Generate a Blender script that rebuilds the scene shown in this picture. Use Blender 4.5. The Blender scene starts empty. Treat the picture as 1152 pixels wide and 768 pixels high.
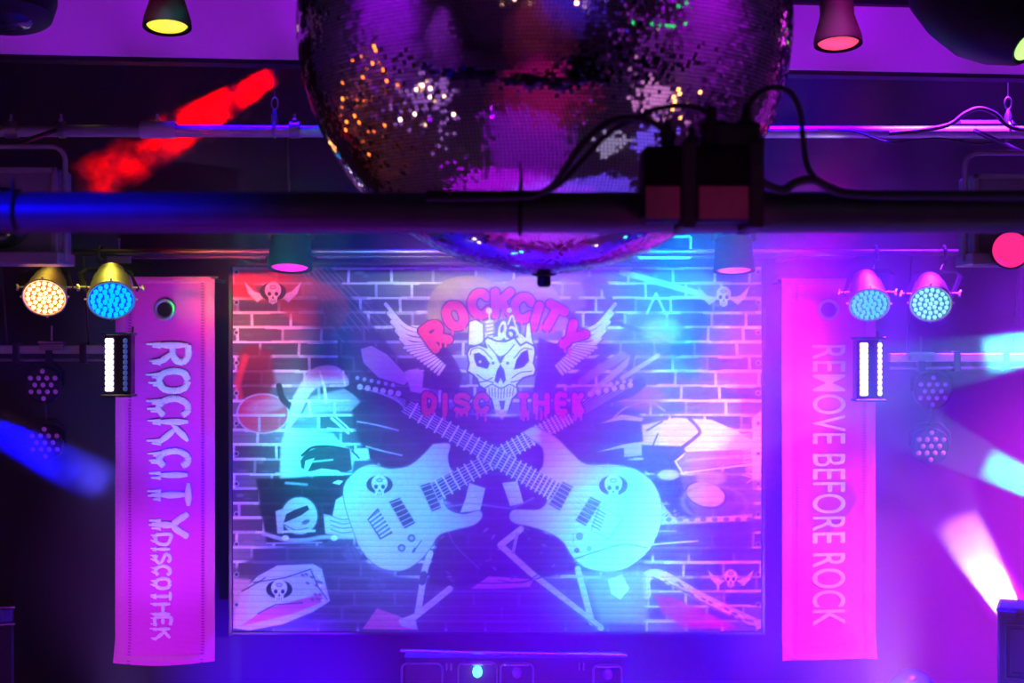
import bpy, math, random
import numpy as np
from mathutils import Vector, Matrix
random.seed(7)
rng = np.random.default_rng(11)
scene = bpy.context.scene
COL = scene.collection
PI = math.pi

# ------------------------------------------------------------------ camera
F = 1600.0            # focal length in pixels of the 1152 px wide frame
CZ = 2.6
cam_d = bpy.data.cameras.new('camera'); cam = bpy.data.objects.new('camera', cam_d); COL.objects.link(cam)
cam.location = (0, 0, CZ); cam.rotation_euler = (PI/2, 0, 0)
cam_d.sensor_width = 36; cam_d.lens = 50; cam_d.clip_start = 0.05
cam_d.dof.use_dof = True; cam_d.dof.focus_distance = 7.9; cam_d.dof.aperture_fstop = 5.0
scene.camera = cam

def P(px, py, d):
    """world point that the photo shows at pixel px, py when it stands at distance d"""
    return Vector(((px-576)*d/F, d, CZ-(py-384)*d/F))

# ------------------------------------------------------------------ materials
MATS = {}
def mat(name, color=(.5,.5,.5), rough=.5, metal=0.0, noise=None, bump=None, emit=None, strength=1.0, spec=.5):
    if name in MATS: return MATS[name]
    m = bpy.data.materials.new(name); m.use_nodes = True
    nt = m.node_tree; b = nt.nodes['Principled BSDF']
    b.inputs['Base Color'].default_value = (*color, 1)
    b.inputs['Roughness'].default_value = rough
    b.inputs['Metallic'].default_value = metal
    b.inputs['Specular IOR Level'].default_value = spec
    tc = nt.nodes.new('ShaderNodeTexCoord')
    if noise:
        sc, amt = noise
        n = nt.nodes.new('ShaderNodeTexNoise'); n.inputs['Scale'].default_value = sc; n.inputs['Detail'].default_value = 4
        nt.links.new(tc.outputs['Object'], n.inputs['Vector'])
        r = nt.nodes.new('ShaderNodeMix'); r.data_type = 'RGBA'
        r.inputs[6].default_value = (*[c*(1-amt) for c in color], 1)
        r.inputs[7].default_value = (*[min(1, c*(1+amt)) for c in color], 1)
        nt.links.new(n.outputs['Fac'], r.inputs[0]); nt.links.new(r.outputs[2], b.inputs['Base Color'])
    if bump:
        sc, st = bump
        n2 = nt.nodes.new('ShaderNodeTexNoise'); n2.inputs['Scale'].default_value = sc
        nt.links.new(tc.outputs['Object'], n2.inputs['Vector'])
        bp = nt.nodes.new('ShaderNodeBump'); bp.inputs['Strength'].default_value = st; bp.inputs['Distance'].default_value = .0012
        nt.links.new(n2.outputs['Fac'], bp.inputs['Height']); nt.links.new(bp.outputs['Normal'], b.inputs['Normal'])
    if emit:
        b.inputs['Emission Color'].default_value = (*emit, 1)
        b.inputs['Emission Strength'].default_value = strength
    MATS[name] = m
    return m

BLACK = mat('black_paint', (.010,.010,.012), .5, noise=(30,.3), spec=.2)
BLACKM = mat('black_metal', (.03,.03,.034), .35, .3, noise=(40,.3))
CHROME = mat('polished_metal', (.75,.74,.72), .22, 1.0, noise=(50,.08))
STEEL = mat('grey_steel', (.35,.35,.37), .38, .9, noise=(20,.25), bump=(60,.05))
PIPEM = mat('dark_pipe_paint', (.05,.05,.06), .45, .2, noise=(16,.4), bump=(90,.06))
BLACKD = mat('matt_black_lamp_paint', (.002,.002,.0025), .7, noise=(30,.3), spec=.03)
RUBBER = mat('cable_rubber', (.008,.008,.008), .6, noise=(60,.2))

# ------------------------------------------------------------------ mesh building
class MB:
    def __init__(s): s.v = []; s.f = []
    def add(s, vs, fs):
        o = len(s.v); s.v += [tuple(v) for v in vs]; s.f += [tuple(i+o for i in f) for f in fs]; return s
    def box(s, c, size, M=None, bev=0.0):
        """box with chamfered edges"""
        x, y, z = [a/2 for a in size]
        b = min(bev, x*.9, y*.9, z*.9)
        M = M or Matrix.Identity(4); c = Vector(c)
        if b <= 0:
            vs = [Vector((i*x, j*y, k*z)) for i in (-1,1) for j in (-1,1) for k in (-1,1)]
            fs = [(0,1,3,2),(4,6,7,5),(0,4,5,1),(2,3,7,6),(0,2,6,4),(1,5,7,3)]
            return s.add([M@(c+v) for v in vs], fs)
        vs = []; idx = {}
        for i in (-1,1):
            for j in (-1,1):
                for k in (-1,1):
                    for ax in range(3):
                        p = [i*(x-b), j*(y-b), k*(z-b)]
                        p[ax] = (i*x, j*y, k*z)[ax]
                        idx[(i,j,k,ax)] = len(vs); vs.append(M@(c+Vector(p)))
        fs = []
        S = (-1,1)
        for sg in S:
            fs.append([idx[(sg,a,bb,0)] for a,bb in ((-1,-1),(1,-1),(1,1),(-1,1))][::sg])
            fs.append([idx[(a,sg,bb,1)] for a,bb in ((-1,-1),(-1,1),(1,1),(1,-1))][::sg])
            fs.append([idx[(a,bb,sg,2)] for a,bb in ((-1,-1),(1,-1),(1,1),(-1,1))][::sg])
        for a in S:
            for c2 in S:
                fs.append([idx[(a,c2,-1,0)], idx[(a,c2,1,0)], idx[(a,c2,1,1)], idx[(a,c2,-1,1)]])
                fs.append([idx[(a,-1,c2,0)], idx[(a,1,c2,0)], idx[(a,1,c2,2)], idx[(a,-1,c2,2)]])
                fs.append([idx[(-1,a,c2,1)], idx[(1,a,c2,1)], idx[(1,a,c2,2)], idx[(-1,a,c2,2)]])
        for i in S:
            for j in S:
                for k in S: fs.append([idx[(i,j,k,0)], idx[(i,j,k,1)], idx[(i,j,k,2)]])
        return s.add(vs, fs)
    def lathe(s, prof, M=None, n=32, cap=True):
        """prof: (radius, z) pairs turned about the z axis"""
        M = M or Matrix.Identity(4); vs = []; fs = []
        for r, z in prof:
            for k in range(n):
                a = 2*PI*k/n; vs.append(M@Vector((r*math.cos(a), r*math.sin(a), z)))
        for i in range(len(prof)-1):
            for k in range(n):
                a, b = i*n+k, i*n+(k+1)%n; fs.append((a, b, b+n, a+n))
        if cap:
            fs.append(tuple(range(n))[::-1]); fs.append(tuple(range((len(prof)-1)*n, len(prof)*n)))
        return s.add(vs, fs)
    def tube(s, pts, r, n=12, flat=None, up=None, cap=True):
        """round (or flattened) tube through pts; r a number or one per point"""
        pts = [Vector(p) for p in pts]; m = len(pts)
        rs = r if hasattr(r, '__len__') else [r]*m
        vs = []; fs = []; prev = None
        for i, p in enumerate(pts):
            t = (pts[min(i+1,m-1)]-pts[max(i-1,0)])
            t = t.normalized() if t.length > 1e-9 else Vector((0,0,1))
            if up is not None: b = Vector(up); a = t.cross(b).normalized()
            else:
                if prev is None:
                    q = Vector((0,0,1)) if abs(t.z) < .9 else Vector((1,0,0)); a = t.cross(q).normalized()
                else: a = (prev - t*prev.dot(t)).normalized()
                b = t.cross(a)
            prev = a
            fl = flat if flat is not None else 1.0
            for k in range(n):
                an = 2*PI*k/n; vs.append(p + a*(rs[i]*math.cos(an)) + b*(rs[i]*fl*math.sin(an)))
        for i in range(m-1):
            for k in range(n):
                a_, b_ = i*n+k, i*n+(k+1)%n; fs.append((a_, b_, b_+n, a_+n))
        if cap: fs.append(tuple(range(n))[::-1]); fs.append(tuple(range((m-1)*n, m*n)))
        return s.add(vs, fs)
    def rod(s, a, b, r, n=16): return s.tube([a, b], r, n)
    def dome(s, M, r, h, n=10, rings=3):
        prof = [(r*math.cos(i*PI/2/rings), h*math.sin(i*PI/2/rings)) for i in range(rings)] + [(r*.12, h)]
        return s.lathe(prof, M, n)
    def prism(s, pts, t, M):
        """outline pts (x,y) with thickness t along local z"""
        n = len(pts); vs = [M@Vector((x,y,0)) for x,y in pts]+[M@Vector((x,y,t)) for x,y in pts]
        fs = [tuple(range(n))[::-1], tuple(range(n,2*n))]+[(i,(i+1)%n,(i+1)%n+n,i+n) for i in range(n)]
        return s.add(vs, fs)
    def build(s, name, m, parent=None, smooth=35):
        me = bpy.data.meshes.new(name); me.from_pydata(s.v, [], s.f); me.update()
        if smooth:
            me.shade_smooth()
            me.set_sharp_from_angle(angle=math.radians(smooth))
        me.materials.append(m)
        o = bpy.data.objects.new(name, me); COL.objects.link(o)
        if parent is not None: o.parent = parent
        return o

def tag(o, label=None, cat=None, group=None, kind=None):
    if label: o['label'] = label
    if cat: o['category'] = cat
    if group: o['group'] = group
    if kind: o['kind'] = kind
    return o
def thing(name, loc, label, cat, group=None, M=None):
    o = bpy.data.objects.new(name, None); COL.objects.link(o); o.empty_display_size = .05
    if M is not None: o.matrix_world = M
    else: o.location = loc
    return tag(o, label, cat, group)
def bez(pts, k=10):
    """smooth path through pts (Catmull-Rom)"""
    p = [Vector(q) for q in pts]; p = [2*p[0]-p[1]]+p+[2*p[-1]-p[-2]]; out = []
    for i in range(1, len(p)-2):
        for j in range(k):
            t = j/k
            out.append(.5*((2*p[i])+(p[i+1]-p[i-1])*t+(2*p[i-1]-5*p[i]+4*p[i+1]-p[i+2])*t*t+(3*p[i]-p[i-1]-3*p[i+1]+p[i+2])*t**3))
    out.append(p[-2]); return out
def aim_matrix(loc, direction, roll=0.0):
    """local +z points along direction"""
    q = Vector(direction).to_track_quat('Z', 'Y')
    return Matrix.Translation(Vector(loc)) @ q.to_matrix().to_4x4() @ Matrix.Rotation(roll, 4, 'Z')

# ------------------------------------------------------------------ lights
def spot(src, tgt, color, radius, blend=.8, size=.03):
    """stage lamp: color is the radiance it gives a white surface at tgt, radius the size of its pool there"""
    src, tgt = Vector(src), Vector(tgt); d = tgt-src; r = d.length
    mx = max(color)
    L = bpy.data.lights.new('stage_spot', 'SPOT'); L.energy = mx*4*PI*PI*r*r
    L.color = [c/mx for c in color]; L.spot_size = 2*math.atan(radius/r); L.spot_blend = blend
    L.shadow_soft_size = size
    o = bpy.data.objects.new('stage_spot', L); COL.objects.link(o); o.location = src
    o.rotation_euler = d.to_track_quat('-Z', 'Y').to_euler(); return o

# ------------------------------------------------------------------ room
ROOMX, Y0, YB, ZC = 6.0, -6.0, 8.6, 5.4
wall_m = mat('wall_black_paint', (.030,.030,.033), .85, noise=(2.2,.18), bump=(14,.2))
dark_wall = mat('dark_side_paint', (.28,.28,.29), .8, noise=(2,.3))
floor_m = mat('dance_floor', (.30,.30,.30), .35, noise=(1.5,.25), bump=(8,.05))
ceil_m = mat('ceiling_paint', (.05,.05,.055), .9, noise=(3,.25), bump=(20,.2))
def struct(name, c, size, m, bev=0):
    o = MB().box(c, size, bev=bev).build(name, m, smooth=0); o['kind'] = 'structure'; return o
struct('floor', (0, (Y0+YB)/2, -.1), (2*ROOMX+.4, YB-Y0+.4, .2), floor_m)
struct('ceiling', (0, (Y0+YB)/2, ZC+.1), (2*ROOMX+.4, YB-Y0+.4, .2), ceil_m)
struct('wall_back', (0, YB+.1, ZC/2), (2*ROOMX+.4, .2, ZC), wall_m)
struct('wall_left', (-ROOMX-.1, (Y0+YB)/2, ZC/2), (.2, YB-Y0, ZC), dark_wall)
struct('wall_right', (ROOMX+.1, (Y0+YB)/2, ZC/2), (.2, YB-Y0, ZC), dark_wall)
struct('wall_front', (0, Y0-.1, ZC/2), (2*ROOMX+.4, .2, ZC), dark_wall)
# pale bulkhead over the stage, standing slightly askew to the camera
bulk_m = mat('bulkhead_white_paint', (.62,.62,.62), .8, noise=(5,.05), bump=(30,.1))
def slab_between(a0, a1, zlo, zhi, thick, m, name):
    a0, a1 = Vector(a0), Vector(a1); d = (a1-a0); n = Vector((-d.y, d.x)).normalized()*thick
    vs = [Vector((p.x, p.y, z)) for p in (a0, a1, Vector((a1.x+n.x, a1.y+n.y)), Vector((a0.x+n.x, a0.y+n.y))) for z in (zlo, zhi)]
    fs = [(0,2,3,1),(2,4,5,3),(4,6,7,5),(6,0,1,7),(0,6,4,2),(1,3,5,7)]
    o = MB().add(vs, fs).build(name, m, smooth=0); o['kind'] = 'structure'; return o
dl, dr = 6.3, 6.78
zb = CZ+(384-60)*dl/F
pl, pr = P(0,60,dl), P(1152,60,dr)
dirv = (pr-pl); 
A = pl-dirv*((pl.x+ROOMX)/dirv.x); B = pr+dirv*((ROOMX-pr.x)/dirv.x)
slab_between((A.x,A.y), (B.x,B.y), zb, zb+.302, .12, bulk_m, 'wall_bulkhead')
slab_between((A.x,A.y-.05), (B.x,B.y-.05), zb+.302, zb+.50, .2, BLACK, 'trim_1')
slab_between((A.x,A.y+.02), (B.x,B.y+.02), zb-.02, zb, .10, BLACK, 'trim_2')

exec_parts = []
# ------------------------------------------------------------------ stroke lettering
GL = {
 'R': (.8, [[(0,0),(0,1)], [(0,1),(.45,1),(.72,.86),(.72,.64),(.45,.48),(0,.48)], [(.32,.48),(.8,0)]]),
 'O': (.85,[[(.42,1),(.1,.85),(0,.5),(.1,.15),(.42,0),(.75,.15),(.85,.5),(.75,.85),(.42,1)]]),
 'C': (.75,[[(.75,.78),(.55,.97),(.25,.95),(.03,.7),(0,.4),(.15,.1),(.45,0),(.75,.18)]]),
 'K': (.8, [[(0,0),(0,1)], [(.75,1),(.08,.45)], [(.25,.58),(.8,0)]]),
 'I': (.15,[[(.08,0),(.08,1)]]),
 'T': (.75,[[(0,1),(.75,1)], [(.38,1),(.38,0)]]),
 'Y': (.8, [[(0,1),(.4,.5),(.8,1)], [(.4,.5),(.35,0)]]),
 'D': (.75,[[(0,0),(0,1),(.4,1),(.72,.8),(.75,.45),(.6,.1),(.3,0),(0,0)]]),
 'S': (.7, [[(.68,.85),(.4,1),(.1,.9),(.05,.68),(.3,.55),(.6,.42),(.68,.2),(.4,0),(.05,.1)]]),
 'H': (.75,[[(0,0),(0,1)], [(.75,0),(.75,1)], [(0,.5),(.75,.5)]]),
 'E': (.65,[[(.65,1),(0,1),(0,0),(.65,0)], [(0,.5),(.55,.5)]]),
}
def smooth_line(pts, k=4):
    if len(pts) < 3: return pts
    v = bez([(x,y,0) for x,y in pts], k); return [(p.x,p.y) for p in v]

# ------------------------------------------------------------------ the printed wall banner (painted print)
TX0, TX1, TY0, TY1 = 262.0, 857.0, 300.0, 710.0
S = 1.25
W, H = int((TX1-TX0)*S)+1, int((TY1-TY0)*S)+1
gx = TX0+np.arange(W)/S; gy = TY0+np.arange(H)/S
GX, GY = np.meshgrid(gx, gy)
IMG = np.zeros((H, W, 3))
def win(x0, x1, y0, y1, pad=3):
    i0 = max(0, int((x0-pad-TX0)*S)); i1 = min(W, int((x1+pad-TX0)*S)+2)
    j0 = max(0, int((y0-pad-TY0)*S)); j1 = min(H, int((y1+pad-TY0)*S)+2)
    return slice(j0, max(j0,j1)), slice(i0, max(i0,i1))
def put(sl, a, col):
    col = np.array(col if hasattr(col,'__len__') else (col,)*3, float)
    IMG[sl] = IMG[sl]*(1-a[...,None])+col*a[...,None]
def segdist(X, Y, pts, closed=False):
    d = np.full(X.shape, 1e9); n = len(pts)
    for i in range(n if closed else n-1):
        x0,y0 = pts[i]; x1,y1 = pts[(i+1)%n]; dx,dy = x1-x0,y1-y0; L = dx*dx+dy*dy+1e-9
        t = np.clip(((X-x0)*dx+(Y-y0)*dy)/L, 0, 1)
        d = np.minimum(d, np.hypot(X-x0-t*dx, Y-y0-t*dy))
    return d
def poly(pts, col, a=1.0, soft=.8, line=None, lw=1.2, sm=False):
    if sm:
        v = bez([(x,y,0) for x,y in pts+[pts[0]]], 5); pts = [(p.x,p.y) for p in v[:-1]]
    xs = [p[0] for p in pts]; ys = [p[1] for p in pts]
    sl = win(min(xs),max(xs),min(ys),max(ys), 2+soft*2); X, Y = GX[sl], GY[sl]
    if not X.size: return
    ins = np.zeros(X.shape, bool); n = len(pts)
    for i in range(n):
        x0,y0 = pts[i]; x1,y1 = pts[(i+1)%n]
        if y0 == y1: continue
        c = ((Y<y0)!=(Y<y1)) & (X < x0+(Y-y0)*(x1-x0)/(y1-y0)); ins ^= c
    d = segdist(X, Y, pts, True); sd = np.where(ins, d, -d)
    put(sl, a*np.clip(sd/soft+.5, 0, 1), col)
    if line is not None: put(sl, np.clip((lw/2-d)/.8+.5, 0, 1), line)
def stroke(pts, w, col, a=1.0, soft=.8, sm=False):
    if sm: pts = smooth_line(pts, 6)
    xs = [p[0] for p in pts]; ys = [p[1] for p in pts]
    sl = win(min(xs),max(xs),min(ys),max(ys), w+2); X, Y = GX[sl], GY[sl]
    if not X.size: return
    put(sl, a*np.clip((w/2-segdist(X,Y,pts))/soft+.5, 0, 1), col)
def ell(cx, cy, rx, ry, col, rot=0, a=1.0, soft=.8, ring=None):
    R = max(rx,ry); sl = win(cx-R,cx+R,cy-R,cy+R, 3+soft); X, Y = GX[sl]-cx, GY[sl]-cy
    if not X.size: return
    c, s_ = math.cos(rot), math.sin(rot); u = (X*c+Y*s_)/rx; v = (-X*s_+Y*c)/ry
    d = (1-np.hypot(u,v))*min(rx,ry)
    al = np.clip(d/soft+.5,0,1) if ring is None else np.clip((ring/2-np.abs(d))/soft+.5,0,1)
    put(sl, a*al, col)
# -- brick wall
base = .20+.05*np.sin(GX*.043+1)*np.sin(GY*.061)
IMG[:] = base[...,None]
MR = .72
rows = [302+16.5*k for k in range(-1, 26)]
for k, y in enumerate(rows[:-1]):
    off = 0 if k % 2 else 23
    x = TX0-40+off
    while x < TX1+50:
        w = 44+random.uniform(-6,8)
        g = random.choice([.05,.08,.11,.15,.22,.09]); 
        poly([(x,y),(x+w,y),(x+w,y+16.5),(x,y+16.5)], (g,g*.95,g), .85)
        stroke([(x,y+2),(x+random.uniform(-.6,.6),y+15)], 3.0, MR, random.choice([.5,.9,.9,.3]))
        x += w
for y in rows:
    x = TX0
    while x < TX1:
        w = random.uniform(14,46); j = random.uniform(-.5,.5)
        stroke([(x,y+j),(x+w,y+j)], random.uniform(2.2,3.8), MR, random.choice([1,.95,.9,.55])); x += w*.9
# mottling of the bricks
for _ in range(900):
    x, y = random.uniform(TX0,TX1), random.uniform(TY0,TY1)
    ell(x, y, random.uniform(1,6), random.uniform(.7,2.4), random.choice([.08,.5,.3]), 0, random.uniform(.05,.25), 1.5)
# -- dark stage gear behind the emblem
DK = .025
poly([(345,300),(372,300),(400,340),(425,372),(470,430),(482,470),(455,462),(410,420),(385,382),(360,345)], (.05,.05,.06), .85, 3)
for q in range(7): stroke([(336+q*6,301),(388+q*9,372)], 1.1, .3, .55)
poly([(300,318),(340,310),(385,330),(392,352),(375,372),(340,365),(318,350)], (.42,.09,.07), .75, 5, sm=True)
poly([(262,300),(300,300),(330,312),(285,322),(300,340),(262,335)], (.55,.05,.05), .8, 5)
poly([(405,392),(418,388),(436,398),(462,426),(455,434),(425,425),(408,408)], (.42,.36,.4), 1, 2, DK)
poly([(380,380),(404,398),(418,425),(452,440),(440,452),(400,440),(380,415)], .05, .9, 2)
poly([(455,418),(470,414),(486,430),(480,444),(462,440)], (.6,.5,.5), .9, 2)
poly([(392,430),(470,452),(500,470),(470,520),(440,528),(412,516),(398,480)], .03, .96, 4)
stroke([(402,474),(424,478),(448,484)], 1.6, .6, .9, sm=True); stroke([(412,502),(430,507),(452,512)], 1.6, .65, .9, sm=True)
poly([(470,452),(560,470),(660,452),(720,460),(722,500),(705,520),(640,522),(600,600),(540,600),(500,560),(470,500)], DK, .96, 5)
poly([(500,590),(560,585),(600,592),(640,612),(650,640),(600,655),(560,650),(520,662),(480,660),(486,625)], DK, .95, 5)
poly([(480,372),(505,392),(520,420),(516,442),(475,436),(478,405)], DK, .95, 2)
poly([(606,380),(630,388),(640,402),(625,436),(600,440),(604,412)], DK, .95, 2)
poly([(690,385),(720,350),(745,352),(770,372),(765,400),(730,420),(700,425)], .07, .65, 6, sm=True)
stroke([(700,366),(722,372),(760,392),(764,398)], 4.5, .05, .9)
for q,(x0,y0,x1,y1,g,w) in enumerate([(700,306,786,330,.75,7),(655,428,700,400,.3,10),(668,440,712,402,.5,7),(640,430,690,392,.05,8),(712,400,708,416,.05,6),(740,400,700,425,.55,5)]):
    stroke([(x0,y0),(x1,y1)], w, g, .9, 2)
ell(664,345,20,30,.09,.3,1,2,ring=8); ell(745,372,22,14,.5,0,.5,6)
stroke([(728,352),(738,330),(748,352)], 3, .75); stroke([(690,470),(705,458),(730,452),(748,462)], 2, .5, .9, sm=True)
ell(722,447,26,14,(.35,.10,.2),0,.75,5); poly([(676,476),(700,466),(724,470),(722,474),(700,472)], .75, .9, 1.5)
poly([(672,508),(700,500),(726,496),(726,500),(700,504)], .75, .9, 1); poly([(702,500),(722,498),(722,512),(702,514)], .7, 1, 1)
poly([(704,486),(722,482),(722,492),(704,495)], .05, .8, 1)
# right: desk, fur, drum, amplifier
poly([(722,478),(760,470),(800,472),(832,486),(855,500),(855,512),(725,510)], (.82,.80,.8), 1, 2)
for a_ in ((735,500,740,488),(728,484,745,474)): stroke([a_[:2],a_[2:]], 2, .1)
poly([(722,500),(768,502),(775,512),(760,520),(768,538),(725,530)], .05, .95, 2)
stroke([(771,510),(760,519),(768,532)], 2.4, .8); stroke([(766,532),(846,522)], 2, .85)
poly([(772,508),(845,505),(846,520),(768,530),(764,520)], (.35,.22,.25), 1, 1)
stroke([(772,518),(845,512)], 3, .6, .6, 2)
poly([(765,535),(845,525),(850,600),(770,600)], .16, .8, 4)
fur = [(727,542),(740,536),(765,535),(772,560),(790,590),(760,574),(752,566),(745,560),(742,552),(732,548)]
poly(fur, DK, .95, 2)
for q in range(26):
    x, y = random.uniform(728,770), random.uniform(538,580); stroke([(x,y),(x-random.uniform(3,8),y+random.uniform(2,6))], 1.6, .03)
for q in range(30):
    a_ = -.2+q*.05; x, y = 738+q*.9, 560+q*1.0; stroke([(x,y),(x-9+random.uniform(-3,3),y+8)], 1.2, .8, .8)
ell(752,534,12,6,.6,0,.9,2)
ell(794,556,23,14,(.62,.6,.62),.25,1,1); ell(794,556,23,14,.04,.25,1,1,ring=1.6); ell(800,538,17,8,.5,0,.7,2); ell(804,566,36,20,.35,.1,.6,2,ring=3)
poly([(738,586),(846,578),(846,586),(745,590)], .75, .9, 1)
for q in range(8): ell(752+q*13,584,3.5,2.6,.15,0,.9,1)
poly([(722,590),(846,586),(846,622),(722,625)], .09, .85, 3); stroke([(735,612),(785,608)], 1.8, .7); stroke([(742,597),(760,597)], 1.5, .5)
stroke([(775,470),(787,484),(782,492),(762,508),(738,532)], 4, .07, .95, sm=True)
for q in range(22):
    y = 485+q*2.6; stroke([(845+random.uniform(-1,2),y),(838+random.uniform(-3,3),y+random.uniform(-4,4))], 1, .8, .9)
poly([(846,470),(856,462),(856,540),(846,540)], .82, 1, 1.5)
# saxophone bottom right
stroke([(727,668),(726,652),(735,645),(752,650),(790,672),(852,702)], 11, (.72,.66,.6), 1, 1.2, sm=True)
stroke([(734,649),(752,655),(790,677),(850,707)], 2, .1, .7, sm=True)
for q in range(26):
    t = q/26; x, y = 740+t*112, 648+t*56; ell(x+random.uniform(-2,2), y+random.uniform(-4,4), 3, 1.2, random.choice([.08,.95]), .45, .85)
for q in range(9): ell(718+random.uniform(-6,6), 690+random.uniform(-12,12), 2, 1.3, random.choice([.1,.8]), .3, .8)
poly([(735,668),(760,672),(830,706),(770,706),(745,690)], (.6,.05,.06), .8, 3)
# left: curtain, drum, cymbals, cases, painted pool of light
poly([(268,395),(282,388),(305,395),(310,430),(300,448),(270,448),(266,420)], (.16,.02,.02), .9, 5)
stroke([(276,402),(268,430),(270,446)], 7, (.65,.05,.05), .85, 4, sm=True)
ell(296,465,29,22,(.62,.09,.12),0,.9,1.5); ell(296,465,29,22,.6,0,.8,1,ring=1.6); ell(300,456,24,8,.55,-.2,.35,3)
stroke([(268,467),(320,467)], 3, .65, .8); stroke([(292,468),(292,484)], 3, .6, .7)
stroke([(314,434),(318,448),(330,460)], 7, DK, 1, 1.2, sm=True)
poly([(330,446),(350,416),(378,412),(392,430),(366,432),(350,442),(335,470),(322,482)], .72, .8, 2, sm=True)  # pale shape painted where a spotlight pool falls on the bricks
poly([(338,470),(350,446),(392,436),(405,452),(395,462),(345,465)], .5, .7, 3)
stroke([(360,418),(364,432)], 2.4, .9); stroke([(386,418),(388,432)], 2.4, .9); stroke([(365,434),(367,452)], 3.2, .85); stroke([(348,452),(349,465)], 3.2, .85)
stroke([(373,470),(392,487)], 2.6, .9); stroke([(377,468),(396,485)], 1.6, .9); stroke([(369,482),(390,484)], 2.6, .85); stroke([(368,486),(388,487)], 1, .1)
poly([(316,500),(322,480),(375,488),(384,500),(400,508),(396,530),(340,536),(315,540)], .66, .9, 3)
stroke([(340,512),(352,503),(372,502),(392,506)], 3, DK, 1, 1, sm=True)
poly([(338,518),(345,508),(360,502),(394,506),(396,528),(390,531),(346,530),(339,526)], .05, 1, 1.2)
poly([(342,530),(344,518),(354,515),(346,530)], .75, 1, 1); stroke([(352,519),(374,517)], 2, .5); 
poly([(344,532),(362,527),(380,529),(386,533),(350,535)], .8, 1, .8)
poly([(402,504),(414,504),(416,516),(405,518),(396,514)], .7, 1, 1); stroke([(396,507),(404,515)], 2, DK); stroke([(380,496),(388,501)], 2, .75)
poly([(288,538),(385,536),(400,533),(388,550),(384,570),(375,598),(368,610),(300,612),(292,570)], .03, .96, 3)
stroke([(322,543),(345,545)], 2.5, .5, .8, 2); poly([(374,543),(380,540),(386,541),(382,545)], .9)
ell(337,580,20,21,(.6,.6,.62),0,1,1.2); ell(337,580,21,22,.1,0,1,1,ring=1.2)
poly([(319,588),(322,578),(332,573),(346,568),(348,573),(338,580),(322,587)], .04, 1, .8)
stroke([(320,590),(332,596),(346,594)], 1.4, .1, .9, sm=True); ell(344,587,5,2.5,.12,-.4,.9)
poly([(310,575),(318,572),(319,600),(312,600)], .6, .9, 1); stroke([(318,598),(354,597)], 2.5, .75)
poly([(364,578),(374,580),(378,562),(388,556),(398,590),(402,605),(366,600)], (.66,.66,.68), 1, 1.2)
for q in range(4): stroke([(372,580+q*5),(384,584+q*5),(396,583+q*5)], 1, .12, .9, sm=True)
stroke([(296,600),(322,607),(345,607),(365,604),(398,604)], 4, .65, .8, 2, sm=True); ell(321,605,4,3,.95); ell(376,605,4,3,.95)
stroke([(300,611),(362,610)], 1.6, (.6,.35,.4), .9)
for (x,y,g) in ((396,625,.6),(424,660,.5)):
    poly([(x-12,y-2),(x-4,y-12),(x+12,y-4),(x+6,y+10),(x-4,y+8)], g, .9, 3); stroke([(x-3,y-12),(x+6,y+8)], 1.1, .1)
# floor part of the print: dark boards
poly([(330,612),(400,612),(420,640),(500,660),(660,655),(725,628),(725,708),(262,708),(262,640),(300,616)], (.11,.08,.10), .88, 5)
for y in (668,690): stroke([(330,y),(720,y+2)], 1.2, .3, .4)
# ribbon with small skull, bottom left
poly([(262,706),(270,668),(290,648),(312,636),(352,634),(362,640),(371,676),(352,688),(318,702),(280,709)], (.62,.64,.66), 1, 1.2)
poly([(270,704),(300,684),(330,676),(360,668),(366,676),(330,690),(290,700)], (.75,.08,.25), .9, 1.5)
poly([(262,650),(282,652),(276,690),(262,706)], (.8,.45,.5), .8, 3)
for a_ in ([(285,655),(320,650),(350,640)],[(272,665),(290,655),(298,650)],[(290,690),(310,680),(340,678)],[(350,642),(358,660),(368,674)]): stroke(a_, 1.6, .06, .9)
for q in range(16): ell(random.uniform(338,364), random.uniform(645,676), 2.4, 1.6, random.choice([.1,.15,.9]), .4, .8)
# stands
LT = (.78,.72,.72)
stroke([(470,690),(478,640),(484,622)], 7, LT, 1, 1); stroke([(462,697),(506,662)], 7, LT, 1, 1); stroke([(475,654),(477,646)], 8, DK, .9)
poly([(408,707),(424,684),(448,692),(470,704),(466,708)], (.8,.2,.25), 1, 1); poly([(448,697),(466,690),(470,708),(452,704)], LT, 1, 1)
stroke([(586,595),(563,613),(598,645),(676,706)], 7, LT, 1, 1); stroke([(582,600),(577,622)], 3.5, .5)
stroke([(650,640),(666,700)], 7, LT, 1, 1); stroke([(603,654),(672,706)], 1.1, .1)
poly([(530,662),(550,648),(600,652),(596,660),(560,662)], (.8,.35,.4), .9, 1)
stroke([(520,655),(560,656),(600,652),(630,640),(650,632)], 1.5, .05, .95, sm=True); stroke([(560,652),(590,655),(620,634)], 1.2, .05, .95, sm=True)
stroke([(500,580),(510,610),(540,640)], 1, .3, .6, sm=True)
for q in range(40): ell(random.uniform(490,660), random.uniform(590,655), random.uniform(1,4), 1.2, random.choice([.25,.5,.02]), random.uniform(-1,1), .5, 1)
poly([(528,543),(546,549),(540,574),(518,576),(524,560)], .85, 1, 1.2); poly([(565,543),(582,541),(589,566),(574,569)], .85, 1, 1.2)
stroke([(500,570),(530,566),(576,572),(600,560)], 1.6, .5, .6, 2); stroke([(556,578),(585,570),(606,560)], 1.8, .05, 1, sm=True)
poly([(684,652),(700,646),(708,662),(698,674),(688,668)], .98, 1, 1.5); poly([(655,646),(730,640),(728,700),(676,700)], .55, .5, 8)
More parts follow.
